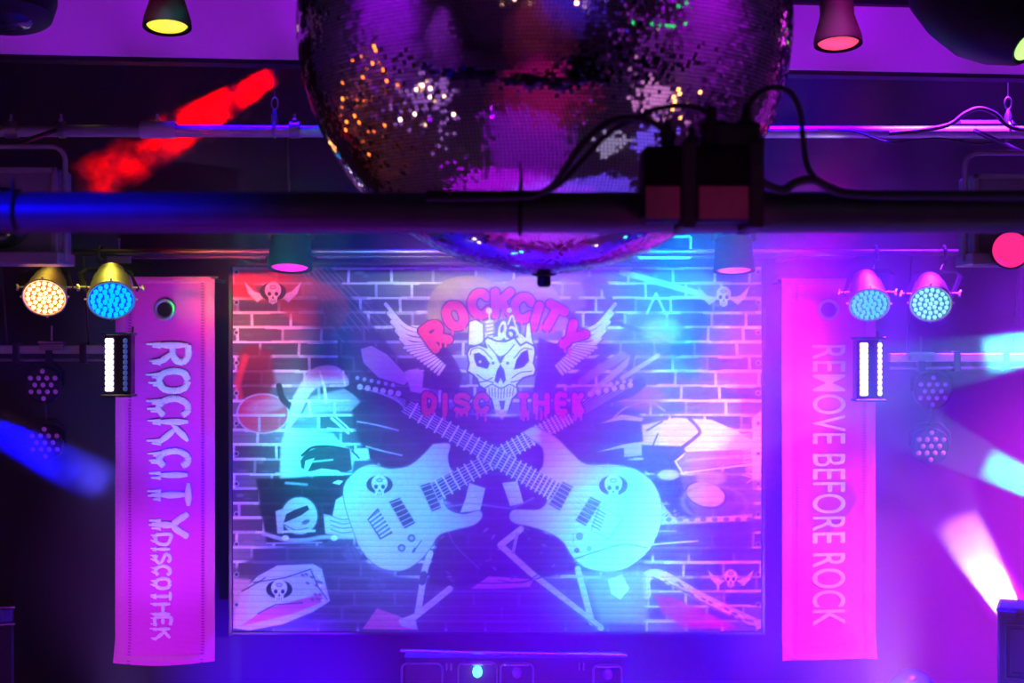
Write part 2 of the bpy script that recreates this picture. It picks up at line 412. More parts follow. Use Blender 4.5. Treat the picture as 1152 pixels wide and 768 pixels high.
# -- afro-like round behind the letters
poly([(484,374),(481,345),(492,322),(515,311),(540,311),(557,318),(568,318),(585,311),(608,313),(626,328),(634,352),(632,372)], (.42,.30,.06), .95, 1.5, sm=True)
for q in range(14): stroke([(486+q*10.5,330+abs(q-7)*2),(488+q*10.5,368)], 1, .12, .25)
ell(502,345,22,32,(.22,.22,.08),.2,.6,6); ell(612,350,20,26,(.42,.25,.2),0,.6,6)
poly([(612,330),(620,322),(634,312),(655,318),(660,345),(640,352)], .35, .5, 4)
# -- wings
def wing(sx):
    X = lambda x: 563+(x-563)*sx
    fe = [((478,374),(455,366),(434,342)), ((479,378),(455,372),(437,352)), ((480,383),(458,379),(441,362)), ((481,387),(461,386),(446,372)), ((482,391),(464,392),(451,381))]
    for f in fe: stroke([(X(x),y) for x,y in f], 6.2, .04, 1, sm=True)
    for f in fe: stroke([(X(x),y) for x,y in f], 4.2, (.72,.7,.74), 1, sm=True)
    for q in range(11):
        t = q/10; a0 = (476+t*24, 389+t*22); a1 = (455+t*38, 391+t*30)
        stroke([(X(a0[0]),a0[1]),(X(a1[0]),a1[1])], 4.6, .04, 1); stroke([(X(a0[0]),a0[1]),(X(a1[0]),a1[1])], 3.0, (.7,.68,.74), 1)
wing(1); wing(-1)
# -- arched lettering
def letters(ch, cx, cy, h, w, rot, col, th, line=.02, drips=True):
    wd, st = GL[ch]; c, s_ = math.cos(rot), math.sin(rot)
    def T(u, v): x = (u/wd-.5)*w; y = -(v-.5)*h; return (cx+x*c-y*s_, cy+x*s_+y*c)
    lines = [[T(*p) for p in smooth_line(l)] for l in st]
    dr = []
    if drips:
        for q in range(3):
            u = wd*(.1+.4*q); b = T(u, random.uniform(.0,.15)); dr.append([b, (b[0], b[1]+random.uniform(5,11))])
    if line is not None:
        for l in lines: stroke(l, th+3, line)
    for l in dr: stroke(l, 2.4, col)
    for l in lines: stroke(l, th, col)
RED = (.78,.05,.06)
for i,(ch,cx,cy,rot) in enumerate([('R',490,377,-.62),('O',512,355,-.42),('C',540,342,-.15),('K',566,341,.0),('C',588,346,.12),('I',603,356,.3),('T',621,357,.5),('Y',643,379,.75)]):
    letters(ch, cx, cy, 25, 4 if ch=='I' else 18, rot, RED, 10)
# -- skull
SK = (.80,.82,.80)
def sk(l): return [(430+x/4.04, 290+y/4.04) for x,y in l]
poly(sk([(395,290),(425,280),(460,300),(462,380),(430,400),(390,395)]), SK, 1, 1, DK)
poly(sk([(600,385),(620,330),(650,360),(655,300),(672,290),(680,360),(690,395),(640,400)]), SK, 1, 1, DK)
ell(*sk([(485,240)])[0], 3.4, 3.6, .85); ell(*sk([(578,238)])[0], 3, 3, .85)
stroke(sk([(487,255),(487,290)]), 1.8, .8)
poly(sk([(508,300),(530,280),(560,275),(600,290),(625,330),(600,380),(520,375)]), .06, .9, 1)
for q in range(5): stroke(sk([(474+q*2,292+q*17),(500,288+q*17)]), 2.4, .8)
ell(*sk([(545,330)])[0], 4.5, 11, .8, .2); ell(*sk([(545,322)])[0], 1.8, 5, .05, .2)
ell(*sk([(585,345)])[0], 9, 8.5, .8); ell(*sk([(585,345)])[0], 6, 5.5, .05); ell(*sk([(580,348)])[0], 3.4, 3.2, .8); ell(*sk([(598,330)])[0], 7, 9, .05, .3, 1, .8, ring=2.2)
stroke(sk([(572,300),(590,262),(604,300),(622,352)]), 2, .8, sm=True); ell(*sk([(520,368)])[0], 5, 2.6, .8)
poly(sk([(385,435),(398,408),(440,395),(475,408),(462,375),(478,360),(520,378),(560,380),(600,362),(628,398),(655,382),(692,402),(696,430),(688,478),(699,505),(690,532),(640,545),(612,575),(616,615),(592,640),(575,692),(542,712),(508,690),(495,640),(468,618),(470,598),(442,582),(432,550),(412,530),(386,515),(395,480)]), SK, 1, 1, DK, 2)
poly(sk([(415,435),(440,430),(468,448),(490,480),(478,505),(430,492),(418,460)]), DK, 1, 1)
poly(sk([(662,415),(668,468),(642,497),(598,508),(610,462),(632,430)]), DK, 1, 1)
ell(*sk([(445,472)])[0], 1.6, 1.6, .7); ell(*sk([(504,478)])[0], 1.8, 1.8, .1); ell(*sk([(570,478)])[0], 1.8, 1.8, .1)
poly(sk([(537,482),(520,512),(510,560),(526,572),(538,545),(550,572),(562,556),(556,512)]), DK, 1, 1)
poly(sk([(515,440),(537,452),(560,440),(545,470),(538,482),(528,468)]), .05, 1, .8)
for l in ([(480,395),(520,440),(537,448),(565,435),(600,395)],[(400,440),(410,415),(450,412),(500,460)],[(600,455),(640,412),(680,415)],[(430,530),(470,555),(500,545)],[(590,545),(630,520),(680,515)],[(470,590),(500,575),(540,592),(580,575),(610,590)],[(440,565),(480,560),(505,568)],[(585,565),(610,560),(640,548)]):
    stroke(sk(l), 1.3, .04, .95, sm=True)
for q in range(9): stroke(sk([(485+q*14,592),(488+q*13,638-abs(q-4)*3)]), 1.2, .05, .9)
poly(sk([(530,648),(560,648),(552,690),(540,690)]), .05, 1, .8); 
poly(sk([(505,690),(575,690),(545,735)]), (.85,.4,.45), .8, 2)
# -- guitars
def fretboard(a, b, w0, w1, n, hide=()):
    ax, ay = a; bx, by = b; L = math.hypot(bx-ax, by-ay); ux, uy = (bx-ax)/L, (by-ay)/L; nx, ny = -uy, ux
    poly([(ax+nx*w0/2,ay+ny*w0/2),(bx+nx*w1/2,by+ny*w1/2),(bx-nx*w1/2,by-ny*w1/2),(ax-nx*w0/2,ay-ny*w0/2)], .03, 1, 1)
    for s_ in range(6):
        q = (s_-2.5)/5*.86
        stroke([(ax+nx*w0*q,ay+ny*w0*q),(bx+nx*w1*q,by+ny*w1*q)], .95, .68, .95)
    t = 0; k = 1.0; tot = sum(.965**i for i in range(n))
    for i in range(n):
        t += .965**i/tot; x, y = ax+(bx-ax)*t, ay+(by-ay)*t; w = w0+(w1-w0)*t
        stroke([(x+nx*w*.55,y+ny*w*.55),(x-nx*w*.55,y-ny*w*.55)], 1.9, .86, 1)
def decal(x, y, r, wings=False, dark=True):
    if wings:
        for s_ in (-1,1):
            poly([(x+s_*r*.7,y+r*.3),(x+s_*r*1.9,y-r*.1),(x+s_*r*2.9,y-r*1.1),(x+s_*r*2.5,y+r*.1),(x+s_*r*1.6,y+r*1.0)], (.7,.7,.72), 1, 1)
    if dark: ell(x, y-r*.1, r*1.35, r*.95, .03)
    ell(x, y-r*.25, r*.82, r*.85, .78); poly([(x-r*.5,y+r*.2),(x+r*.5,y+r*.2),(x+r*.4,y+r*1.0),(x,y+r*1.2),(x-r*.4,y+r*1.0)], .78, 1, 1)
    for s_ in (-1,1): ell(x+s_*r*.36, y+r*.12, r*.2, r*.22, .03)
    poly([(x,y+r*.3),(x-r*.14,y+r*.62),(x+r*.14,y+r*.62)], .04)
    ell(x, y-r*.55, r*.35, r*.22, .1, 0, .8); ell(x, y-r*.55, r*.2, r*.1, .7, 0, .8)
    for q in (-1,0,1): stroke([(x+q*r*.2,y+r*.75),(x+q*r*.2,y+r*1.0)], .8, .1)
GW = (.66,.66,.68)
bodyA = [(588,486),(600,480),(612,484),(628,494),(642,508),(660,522),(690,522),(716,528),(736,545),(745,572),(740,600),(727,622),(704,639),(680,643),(658,638),(644,626),(632,608),(615,598),(596,592),(578,588),(573,580),(578,573),(592,573),(608,572),(616,560),(606,546),(604,534),(611,522),(610,504),(598,494)]
bodyB = [(487,499),(506,499),(504,514),(508,528),(520,534),(512,545),(500,556),(500,566),(507,574),(522,578),(538,574),(543,580),(534,590),(512,596),(494,602),(484,617),(469,633),(450,642),(425,637),(406,618),(397,596),(388,568),(387,546),(402,528),(419,522),(437,527),(459,524),(475,512)]
def pick(q, horizontal):
    poly(q, .04, 1, 1, .55, 1.0)
    (ax,ay),(bx,by),(cx,cy),(dx,dy) = q
    for k in range(6):
        t = (k+.5)/6
        x0, y0 = ax+(dx-ax)*t, ay+(dy-ay)*t; x1, y1 = bx+(cx-bx)*t, by+(cy-by)*t
        stroke([(x0,y0),(x1,y1)], 1.0, .55)
# guitar B (head upper right)
poly(bodyB, GW, 1, 1.2, .2, 1.0, sm=True)
fretboard((486,555), (640,468), 21, 15, 26)
poly([(640,462),(664,446),(706,428),(724,424),(727,434),(712,446),(680,456),(646,474)], .03, 1, 1)
for q in range(6):
    ell(664+q*9, 443-q*2.0, 3.2, 3.2, .7); ell(672+q*7.5, 434-q*1.2, 2.2, 2.2, .6)
for q in range(6): stroke([(644,464+q*1.8),(668+q*8,445-q*2)], .8, .6, .8)
pick([(472,546),(484,542),(497,571),(486,576)], 0); pick([(437,564),(450,559),(468,588),(455,595)], 0)
poly([(414,584),(425,572),(441,599),(428,606)], .2, 1, 1, .02, 1.2)
for q in range(6): stroke([(416+q*2.6,585+q*3.6),(428+q*2.6,576+q*3.8)], 1.8, .75)
ell(463,605,4.5,4.5,.15); ell(452,616,4.5,4.5,.15); ell(463,605,2,2,.5); ell(452,616,2,2,.5); stroke([(466,619),(474,608)], 1.2, .1); stroke([(465,620),(467,617)], 3, .1)
decal(427, 546, 11)
# guitar A (head upper left) lies over it
poly(bodyA, GW, 1, 1.2, .25, 1.0, sm=True)
fretboard((455,456), (634,558), 16, 21, 27)
poly([(386,436),(402,428),(430,434),(456,446),(462,452),(452,462),(430,458),(404,448)], .03, 1, 1)
for q in range(6):
    ell(405+q*8.6, 435+q*1.5, 3.2, 3.2, .62); ell(402+q*8, 425+q*1.6, 2.2, 2.2, .5)
for q in range(6): stroke([(408+q*7,437+q*1.4),(456,450+q*2.2)], .8, .5, .8)
pick([(633,541),(645,547),(630,575),(617,567)], 0); pick([(664,558),(677,564),(659,592),(647,585)], 0)
poly([(675,569),(701,583),(685,606),(665,596)], (.72,.72,.74), 1, 1, .25, 1.0)
for q in range(6): stroke([(672-q*1.2,573+q*3.6),(681-q*1.2,578+q*3.6)], 1.8, .12)
ell(652,603,4.2,4.2,.2); ell(663,617,3,3,.3); ell(649,619,3,3,.12); stroke([(645,600),(645,610)], 1, .3)
for q in range(4): stroke([(640,548+q*5),(668-q*2,566+q*5)], .7, .45, .8)
stroke([(648,628),(672,620),(702,612),(728,616)], 1.6, .12, .9, sm=True)
decal(690, 547, 12); decal(307, 329, 11, True); decal(314, 664, 11); decal(822, 650, 9, True, False); decal(814, 333, 10, True, False)
# -- second word
for ch, x0, x1 in (('D',475,491),('I',498,503),('S',510,529),('C',533,550),('T',583,595),('H',600,618),('E',625,638),('K',644,657)):
    letters(ch, (x0+x1)/2, 453.5, 18, max(2, x1-x0-5), 0, RED, 6.2, .02)
for q in range(10): x = 480+q*19; stroke([(x,463),(x,463+random.uniform(3,9))], 2.2, RED) if not 548<x<578 else None
# seams of the tarpaulin
SEAM = []
y = 304.0
while y < 709:
    SEAM.append(y); stroke([(TX0,y),(TX1,y)], .8, .06, .35 if y > 430 else .18); y += 6.9
for x in (266,853):
    for yy in range(306, 708, 34): ell(x, yy, 1.9, 1.9, .05); ell(x, yy, 2.6, 2.6, .5, ring=.8)
IMG = np.clip(IMG, 0, 1)

TD = 8.15     # distance of the printed banner
xs = (gx-576)*TD/F; zs = CZ-(gy-384)*TD/F
VX, VZ = np.meshgrid(xs, zs)
ridge = .0022*np.abs(np.sin((GY-304.0)/6.9*PI))
VY = TD - ridge - .006*np.sin(GX*.021+1.3)*np.sin(GY*.017)
co = np.stack([VX, VY, VZ], -1).reshape(-1,3)
ii = (np.arange(H-1)[:,None]*W+np.arange(W-1)[None,:]).reshape(-1)
quads = np.stack([ii+W, ii+W+1, ii+1, ii], -1)
# back side: a simple outline gives the sheet its thickness
n0 = len(co)
bk = np.array([[xs[0],TD+.012,zs[-1]],[xs[-1],TD+.012,zs[-1]],[xs[-1],TD+.012,zs[0]],[xs[0],TD+.012,zs[0]]])
def np_mesh(name, co, quads):
    me = bpy.data.meshes.new(name)
    me.vertices.add(len(co)); me.vertices.foreach_set('co', co.astype(np.float32).ravel())
    me.loops.add(quads.size); me.loops.foreach_set('vertex_index', quads.astype(np.int32).ravel())
    me.polygons.add(len(quads)); me.polygons.foreach_set('loop_start', (np.arange(len(quads))*quads.shape[1]).astype(np.int32))
    me.polygons.foreach_set('loop_total', np.full(len(quads), quads.shape[1], np.int32))
    me.update(calc_edges=True); me.validate(); return me
me = np_mesh('print', co, quads)
at = me.color_attributes.new('print', 'FLOAT_COLOR', 'POINT')
rgba = np.ones((len(co), 4), np.float32); rgba[:,:3] = IMG.reshape(-1,3)
at.data.foreach_set('color', rgba.ravel())
pm = bpy.data.materials.new('printed_tarpaulin'); pm.use_nodes = True
pn = pm.node_tree; pb = pn.nodes['Principled BSDF']
an = pn.nodes.new('ShaderNodeAttribute'); an.attribute_name = 'print'
tcn = pn.nodes.new('ShaderNodeTexCoord'); nn = pn.nodes.new('ShaderNodeTexNoise'); nn.inputs['Scale'].default_value = 90
mr = pn.nodes.new('ShaderNodeMapRange'); mr.inputs['To Min'].default_value = .8; mr.inputs['To Max'].default_value = 1.15
mx = pn.nodes.new('ShaderNodeMix'); mx.data_type = 'RGBA'; mx.blend_type = 'MULTIPLY'; mx.inputs[0].default_value = 1
pn.links.new(tcn.outputs['Object'], nn.inputs['Vector']); pn.links.new(nn.outputs['Fac'], mr.inputs['Value'])
pn.links.new(an.outputs['Color'], mx.inputs[6]); pn.links.new(mr.outputs['Result'], mx.inputs[7])
pn.links.new(mx.outputs[2], pb.inputs['Base Color']); pb.inputs['Roughness'].default_value = .7; pb.inputs['Specular IOR Level'].default_value = .08
me.materials.append(pm); me.shade_smooth()
tarp = thing('printed_banner', (0,TD,0), 'wide printed tarpaulin with winged skull, crossed guitars and brick pattern hanging on the back wall', 'banner')
o = bpy.data.objects.new('print', me); COL.objects.link(o); o.parent = tarp; o.location = (0,-TD,0)
cx_, cz_ = (xs[0]+xs[-1])/2, (zs[0]+zs[-1])/2
MB().box((cx_,.013,cz_), (xs[-1]-xs[0]+.006,.01,zs[0]-zs[-1]+.006)).build('backing', BLACK, tarp, 0)
b_ = MB()
for sx in (xs[0]-.012, xs[-1]+.012): b_.box((sx,.006,cz_), (.022,.03,zs[0]-zs[-1]+.05), bev=.003)
b_.box((cx_,.006,zs[0]+.014), (xs[-1]-xs[0]+.05,.03,.022), bev=.003); b_.box((cx_,.006,zs[-1]-.012), (xs[-1]-xs[0]+.05,.03,.02), bev=.003)
b_.build('frame', BLACKM, tarp)
for sx in (xs[0]+.3, 0, xs[-1]-.3): MB().box((sx,.23,zs[0]-.3), (.04,.435,.04), bev=.004).build('wall_bracket', BLACKM, tarp)

# ------------------------------------------------------------------ fabric banners
fab = bpy.data.materials.new('woven_red_fabric'); fab.use_nodes = True
fn = fab.node_tree; fb = fn.nodes['Principled BSDF']; fb.inputs['Roughness'].default_value = .85
t_ = fn.nodes.new('ShaderNodeTexCoord'); w1 = fn.nodes.new('ShaderNodeTexWave'); w1.wave_type = 'BANDS'; w1.bands_direction = 'Z'; w1.inputs['Scale'].default_value = 55; w1.inputs['Distortion'].default_value = 1.0
n1 = fn.nodes.new('ShaderNodeTexNoise'); n1.inputs['Scale'].default_value = 120
m1 = fn.nodes.new('ShaderNodeMix'); m1.data_type = 'RGBA'; m1.inputs[6].default_value = (.68,.03,.42,1); m1.inputs[7].default_value = (.88,.06,.58,1)
a1 = fn.nodes.new('ShaderNodeMath'); a1.operation = 'MULTIPLY'
fn.links.new(t_.outputs['Object'], w1.inputs['Vector']); fn.links.new(t_.outputs['Object'], n1.inputs['Vector'])
fn.links.new(w1.outputs['Fac'], a1.inputs[0]); fn.links.new(n1.outputs['Fac'], a1.inputs[1])
fn.links.new(a1.outputs[0], m1.inputs[0]); fn.links.new(m1.outputs[2], fb.inputs['Base Color'])
bp1 = fn.nodes.new('ShaderNodeBump'); bp1.inputs['Strength'].default_value = .4; bp1.inputs['Distance'].default_value = .004
fn.links.new(w1.outputs['Fac'], bp1.inputs['Height']); fn.links.new(bp1.outputs['Normal'], fb.inputs['Normal'])
THREAD = mat('white_thread', (.80,.80,.82), .7, noise=(160,.25), bump=(220,.6))
SEAMM = mat('stitched_hem', (.60,.09,.34), .85, noise=(200,.3), bump=(120,.5))
STITCH = mat('dark_stitching', (.12,.015,.06), .8, noise=(200,.3))
BD = 8.0
def fabric_banner(x0, x1, y0, y1, bend, label, gx0, gy0, gm, side):
    c = P((x0+x1)/2, (y0+y1)/2, BD); t = thing('fabric_banner', c, label, 'banner')
    w = (x1-x0)*BD/F; h = (y1-y0)*BD/F
    def dep(u, v): return -.012*math.sin(u*3.1+v*2)*.6 - .02*(v if v>.85 else .85)*math.cos(u*2.4) - (.03*max(0, v-.94)/.06)
    NX, NZ = 24, 96; vs = []; fs = []
    for layer in (0, .007):
        for j in range(NZ+1):
            for i in range(NX+1):
                u, v = i/NX, j/NZ
                flare = 1+.012*max(0,(v-.94)/.06)
                vs.append(((u-.5)*w*flare, dep(u,v)+layer, (.5-v)*h - bend*math.sin(u*PI)*(.02 if v > .99 else 0)))
    N = (NX+1)*(NZ+1)
    for j in range(NZ):
        for i in range(NX):
            a = j*(NX+1)+i; fs.append((a+NX+1,a+NX+2,a+1,a)); fs.append((N+a,N+a+1,N+a+NX+2,N+a+NX+1))
    for j in range(NZ):
        for i in (0,NX):
            a = j*(NX+1)+i; fs.append((a,a+NX+1,N+a+NX+1,N+a) if i==0 else (a+NX+1,a,N+a,N+a+NX+1))
    for i in range(NX):
        fs.append((i+1,i,N+i,N+i+1)); a = NZ*(NX+1)+i; fs.append((a,a+1,N+a+1,N+a))
    MB().add(vs, fs).build('cloth', fab, t)
    # loc of a photo pixel on the cloth's face, in the banner's own coordinates
    def L(px, py, lift=0.0):
        u, v = (px-x0)/(x1-x0), (py-y0)/(y1-y0); return Vector(((u-.5)*w, dep(u,v)-lift, (.5-v)*h))
    for sx in (-1,1):
        hm = MB(); e = x0+5.5 if sx < 0 else x1-5.5
        hm.tube([L(e, y0+3+(y1-y0-6)*k/60, .001) for k in range(61)], [.026]*61, 8, flat=.12, up=(0,-1,0))
        hobj = hm.build('side_hem', SEAMM, t)
        st = MB(); xx = e+(11 if sx < 0 else -8)
        for k in range(int((y1-y0)/3.2)):
            yy = y0+4+k*3.2; st.tube([L(xx-1.6,yy,.003), L(xx+1.6,yy+.5,.003)], .0022, 5)
        st.build('stitching', STITCH, hobj)
    hb = MB(); hb.tube([L(x0+4+(x1-x0-8)*k/16, y1-4, .002) for k in range(17)], [.018]*17, 8, flat=.2, up=(0,-1,0)); hb.build('bottom_hem', SEAMM, t)
    hb = MB(); hb.tube([L(x0+4+(x1-x0-8)*k/16, y0+4, .002) for k in range(17)], [.018]*17, 8, flat=.2, up=(0,-1,0)); hb.build('top_hem', SEAMM, t)
    gr = MB(); g = L(gx0, gy0, .004); M = Matrix.Translation(g) @ Matrix.Rotation(PI/2, 4, 'X')
    gr.lathe([(.040,0),(.062,0),(.064,.004),(.058,.010),(.048,.010),(.041,.004),(.040,0)], M, 36, cap=False)
    gro = gr.build('grommet', gm, t)
    MB().lathe([(.001,.0005),(.040,.0005),(.040,.002),(.001,.002)], M, 30).build('eyelet_hole', BLACK, gro)
    # hanging rod and standoffs to the wall
    rd = MB(); rd.rod((-w/2-.02, .02, h/2-.005), (w/2+.02, .02, h/2-.005), .012)
    for s_ in (-1,1): rd.rod((s_*w*.38, .02, h/2-.005), (s_*w*.38, YB-BD+.0, h/2-.005), .010)
    rd.build('hanging_rod', BLACKM, t)
    return t, L
GREENG = mat('grommet_metal', (.55,.6,.58), .3, .8, noise=(30,.1)); 
bl, LL = fabric_banner(131, 241, 311, 743, 1, 'pink fabric banner stitched ROCKCITY DISCOTHEK', 186, 348, GREENG, -1)
br, LR = fabric_banner(879, 986, 313, 741, -1, 'pink fabric banner with plain white lettering REMOVE BEFORE ROCK', 931, 348, GREENG, 1)
def stitched(L, ch, ya, yb, xb, xt, th, parent_mb, drip):
    """letter lying on its side: its right is down in the photo, its top is to the right"""
    wd, st = GL[ch]
    def T(u, v, lift=.006): return L(xb+(xt-xb)*v, ya+(yb-ya)*(u/wd), lift)
    for l in st:
        l = smooth_line(l, 5); m = len(l)
        # resample so the puffed stitching looks lumpy
        pts = []; 
        for i in range(m-1):
            for q in range(3):
                t = q/3; pts.append((l[i][0]+(l[i+1][0]-l[i][0])*t, l[i][1]+(l[i+1][1]-l[i][1])*t))
        pts.append(l[-1]); m = len(pts)
        rs = [th*(1+random.uniform(-.12,.12))*(1 if 0<i<m-1 else .55) for i in range(m)]
        parent_mb.tube([T(u,v) for u,v in pts], rs, 10, flat=.5, up=(0,-1,0))
    # paint-drip tails from the foot of the letter
    n = 2 if wd > .2 else 1
    foots = {'R':(.0,.75),'K':(.0,.78),'H':(.0,.75),'O':(.2,.55),'C':(.15,.5),'D':(.1,.5),'S':(.15,.45),'E':(.1,.55),'I':(.08,),'T':(.3,.45),'Y':(.28,.42)}[ch]
    for u in foots:
        for du, k in ((-.05,1.0),(.06,.6)):
            ln = drip*k*random.uniform(.8,1.15)
            a = T(u+du, .06); b = T(u+du, -ln/abs(xt-xb)); mid = a.lerp(b, .5)
            parent_mb.tube([a, mid, b.lerp(mid,.2), b], [th*.75, th*.42, th*.34, th*.12], 8, flat=.6, up=(0,-1,0))
mb = MB()
for ch, a, b in (('R',388,408),('O',417,439),('C',448,467),('K',474,497),('C',507,524),('I',530,537),('T',543,569),('Y',577,604)):
    stitched(LL, ch, a, b, 180, 212, .0200, mb, 14)
mb.build('large_lettering', THREAD, bl)['label'] = 'white puffed lettering ROCKCITY'
mb = MB(); yy = 600.5
for ch, hgt in zip('DISCOTHEK', (11,3,10,10,11,10,11,9,11)):
    stitched(LL, ch, yy, yy+hgt, 176, 192, .0108, mb, 6); yy += hgt+3.9
mb.build('small_lettering', THREAD, bl)['label'] = 'smaller white puffed lettering DISCOTHEK'
# plain sans lettering on the other banner
tc_ = bpy.data.curves.new('lettering', 'FONT'); tc_.body = 'REMOVE BEFORE ROCK'; tc_.extrude = .02; tc_.resolution_u = 6; tc_.offset = .003
to = bpy.data.objects.new('lettering', tc_); COL.objects.link(to)
dg = bpy.context.evaluated_depsgraph_get(); tm = bpy.data.meshes.new_from_object(to.evaluated_get(dg))
bpy.data.objects.remove(to)
cs = np.array([v.co[:] for v in tm.vertices]); mn, mxx = cs.min(0), cs.max(0)
for v in tm.vertices:
    u = (v.co.x-mn[0])/(mxx[0]-mn[0]); w_ = (v.co.y-mn[1])/(mxx[1]-mn[1]); zz = (v.co.z-mn[2])/(mxx[2]-mn[2])
    v.co = LR(913+38*w_, 388+315*u, -.002+.010*(1-zz) if False else .010*zz-.001)
tm.materials.clear(); tm.materials.append(THREAD); tm.flip_normals()
to = bpy.data.objects.new('lettering', tm); COL.objects.link(to); to.parent = br

# ------------------------------------------------------------------ mirror ball
BR = .6; BC = P(612, 33, 3.5)
ball = thing('mirror_ball', BC, 'large mirror ball hanging over the stage, cut off by the top of the picture', 'disco ball')
tile = .0085; V = []; NR = int(PI*BR/tile)
mirror = mat('mirror_tile', (.92,.92,.95), .035, 1.0)
pv = []
def vnoise(p, s, seed):
    q = p*s+seed; return np.sin(q[...,0]*1.7+np.cos(q[...,1]*1.3)*2)*np.cos(q[...,2]*1.5+np.sin(q[...,0]*.9)*1.7)
for i in range(NR):
    th = PI*(i+.5)/NR; n = max(6, int(2*PI*BR*math.sin(th)/tile))
    ph = 2*PI*(np.arange(n)+.5)/n
    c = np.stack([np.sin(th)*np.cos(ph), np.sin(th)*np.sin(ph), np.full(n, math.cos(th))], -1)
    e1 = np.stack([-np.sin(ph), np.cos(ph), np.zeros(n)], -1)
    e2 = np.cross(c, e1)
    rough = np.clip(vnoise(c, 3.2, 1.7)*.5+.38, 0, 1)**2
    rough = np.where(c[:,2] < -.72, .12, rough)
    amp = .010+.12*rough
    big = np.stack([vnoise(c, 9, 4.1), vnoise(c, 8, 9.3)], -1)*.020
    dx = rng.normal(0, 1, n)*amp+big[:,0]; dy = rng.normal(0, 1, n)*amp+big[:,1]
    hx = BR*math.sin(th)*PI/n*.90; hy = BR*PI/NR/2*.90
    ctr = c*(BR+.003)
    for sx, sy in ((-1,-1),(1,-1),(1,1),(-1,1)):
        off = e1*(sx*hx)+e2*(sy*hy)+c*((sx*hx*dx+sy*hy*dy)[:,None])
        pv.append((i, ctr+off))
quadv = []
for i in range(0, len(pv), 4):
    quadv.append(np.stack([pv[i+k][1] for k in range(4)], 1).reshape(-1,3))
quadv = np.concatenate(quadv); qn = len(quadv)//4
me = np_mesh('mirror_tiles', quadv, np.arange(qn*4).reshape(-1,4)); me.materials.append(mirror)
o = bpy.data.objects.new('mirror_tiles', me); COL.objects.link(o); o.parent = ball
MB().lathe([(BR*math.sin(PI*k/40)+1e-4, -BR*math.cos(PI*k/40)) for k in range(41)], None, 64).build('inner_shell', BLACK, ball)
mb = MB(); mb.lathe([(.012,-BR-.034),(.017,-BR-.028),(.017,-BR-.008),(.03,-BR-.004),(.03,-BR+.01)], None, 20); mb.build('bottom_stud', BLACK, ball)
mb = MB(); mb.lathe([(.11,BR-.02),(.11,BR+.02),(.05,BR+.035),(.03,BR+.07)], None, 32); mb.rod((0,0,BR+.05),(0,0,ZC-BC.z-.1),.008); mb.build('hanging_cap', CHROME, ball)
MB().lathe([(.10,ZC-BC.z-.12),(.12,ZC-BC.z-.10),(.12,ZC-BC.z-.003)], None, 32).build('motor', BLACKM, ball)

# ------------------------------------------------------------------ pipes
def pipe(name, pts, r, m, label, cat='pipe', n=28):
    o = thing(name, pts[0], label, cat); base = Vector(pts[0])
    MB().tube([Vector(p)-base for p in pts], r, n).build('tube', m, o)
    return o
def fl(o, a):   # wall flanges at both ends
    for x in (-1,1):
        MB().lathe([(.075,0),(.075,.012),(.05,.02)], Matrix.Translation((x*0 if x<0 else 2*ROOMX,0,0)) @ Matrix.Rotation(PI/2 if x<0 else -PI/2,4,'Y'), 24).build('wall_flange', BLACKM, o)
dp = 2.5; zp = P(0,239,dp).z
fp = pipe('rigging_pipe', [(-ROOMX,dp,zp),(ROOMX,dp,zp)], .036, PIPEM, 'thick dark rigging pipe crossing the picture in front of the mirror ball'); fl(fp,0)
zm = P(0,146,7.0).z
mp = pipe('rigging_pipe', [(-ROOMX,7.0,zm),(ROOMX,7.0,P(0,150,7.0).z)], .030, mat('purple_lit_pipe', (.42,.42,.44), .4, .4, noise=(12,.25)), 'slim rigging pipe running behind the mirror ball under the bulkhead'); fl(mp,0)
zr = P(0,284,7.5).z
rp = pipe('rigging_pipe', [(-ROOMX,7.5,zr),(ROOMX,7.5,zr)], .019, mat('black_truss_tube', (.05,.05,.055), .4, .5, noise=(12,.25)), 'black rigging pipe just above the printed tarpaulin carrying the lamps'); fl(rp,0)
# flat profile behind it, seen as a thin purple edge
def batten(name, x0, x1, y0, y1, d, thick, m, label, par=None):
    a, b = P(x0,y0,d), P(x1,y1,d); c = (a+b)/2
    o = MB().box((0,0,0), (abs(b.x-a.x), thick, abs(a.z-b.z)), bev=.003).build(name, m); o.location = c
    if par is None: tag(o, label, 'rail')
    return o
# cable ties and clamps on the front pipe
def tie(px, up, label):
    c = P(px, 239, dp); t = thing('cable_tie', c, label, 'cable tie', 'cable ties on the front pipe')
    mb = MB(); mb.tube([Vector((0, .0385*math.cos(a), .0385*math.sin(a))) for a in [2*PI*k/24 for k in range(25)]], .0035, 8); mb.build('strap', BLACK, t)
    MB().tube([(0,-.03,.028),(.002,-.035,.05),(.0,-.03,.03+up)], [.004,.003,.0015], 8).build('tail', BLACK, t)
tie(585, .055, 'black cable tie round the front pipe where two cables leave it')
tie(21, .03, 'black cable tie round the blue-lit stretch of the front pipe')

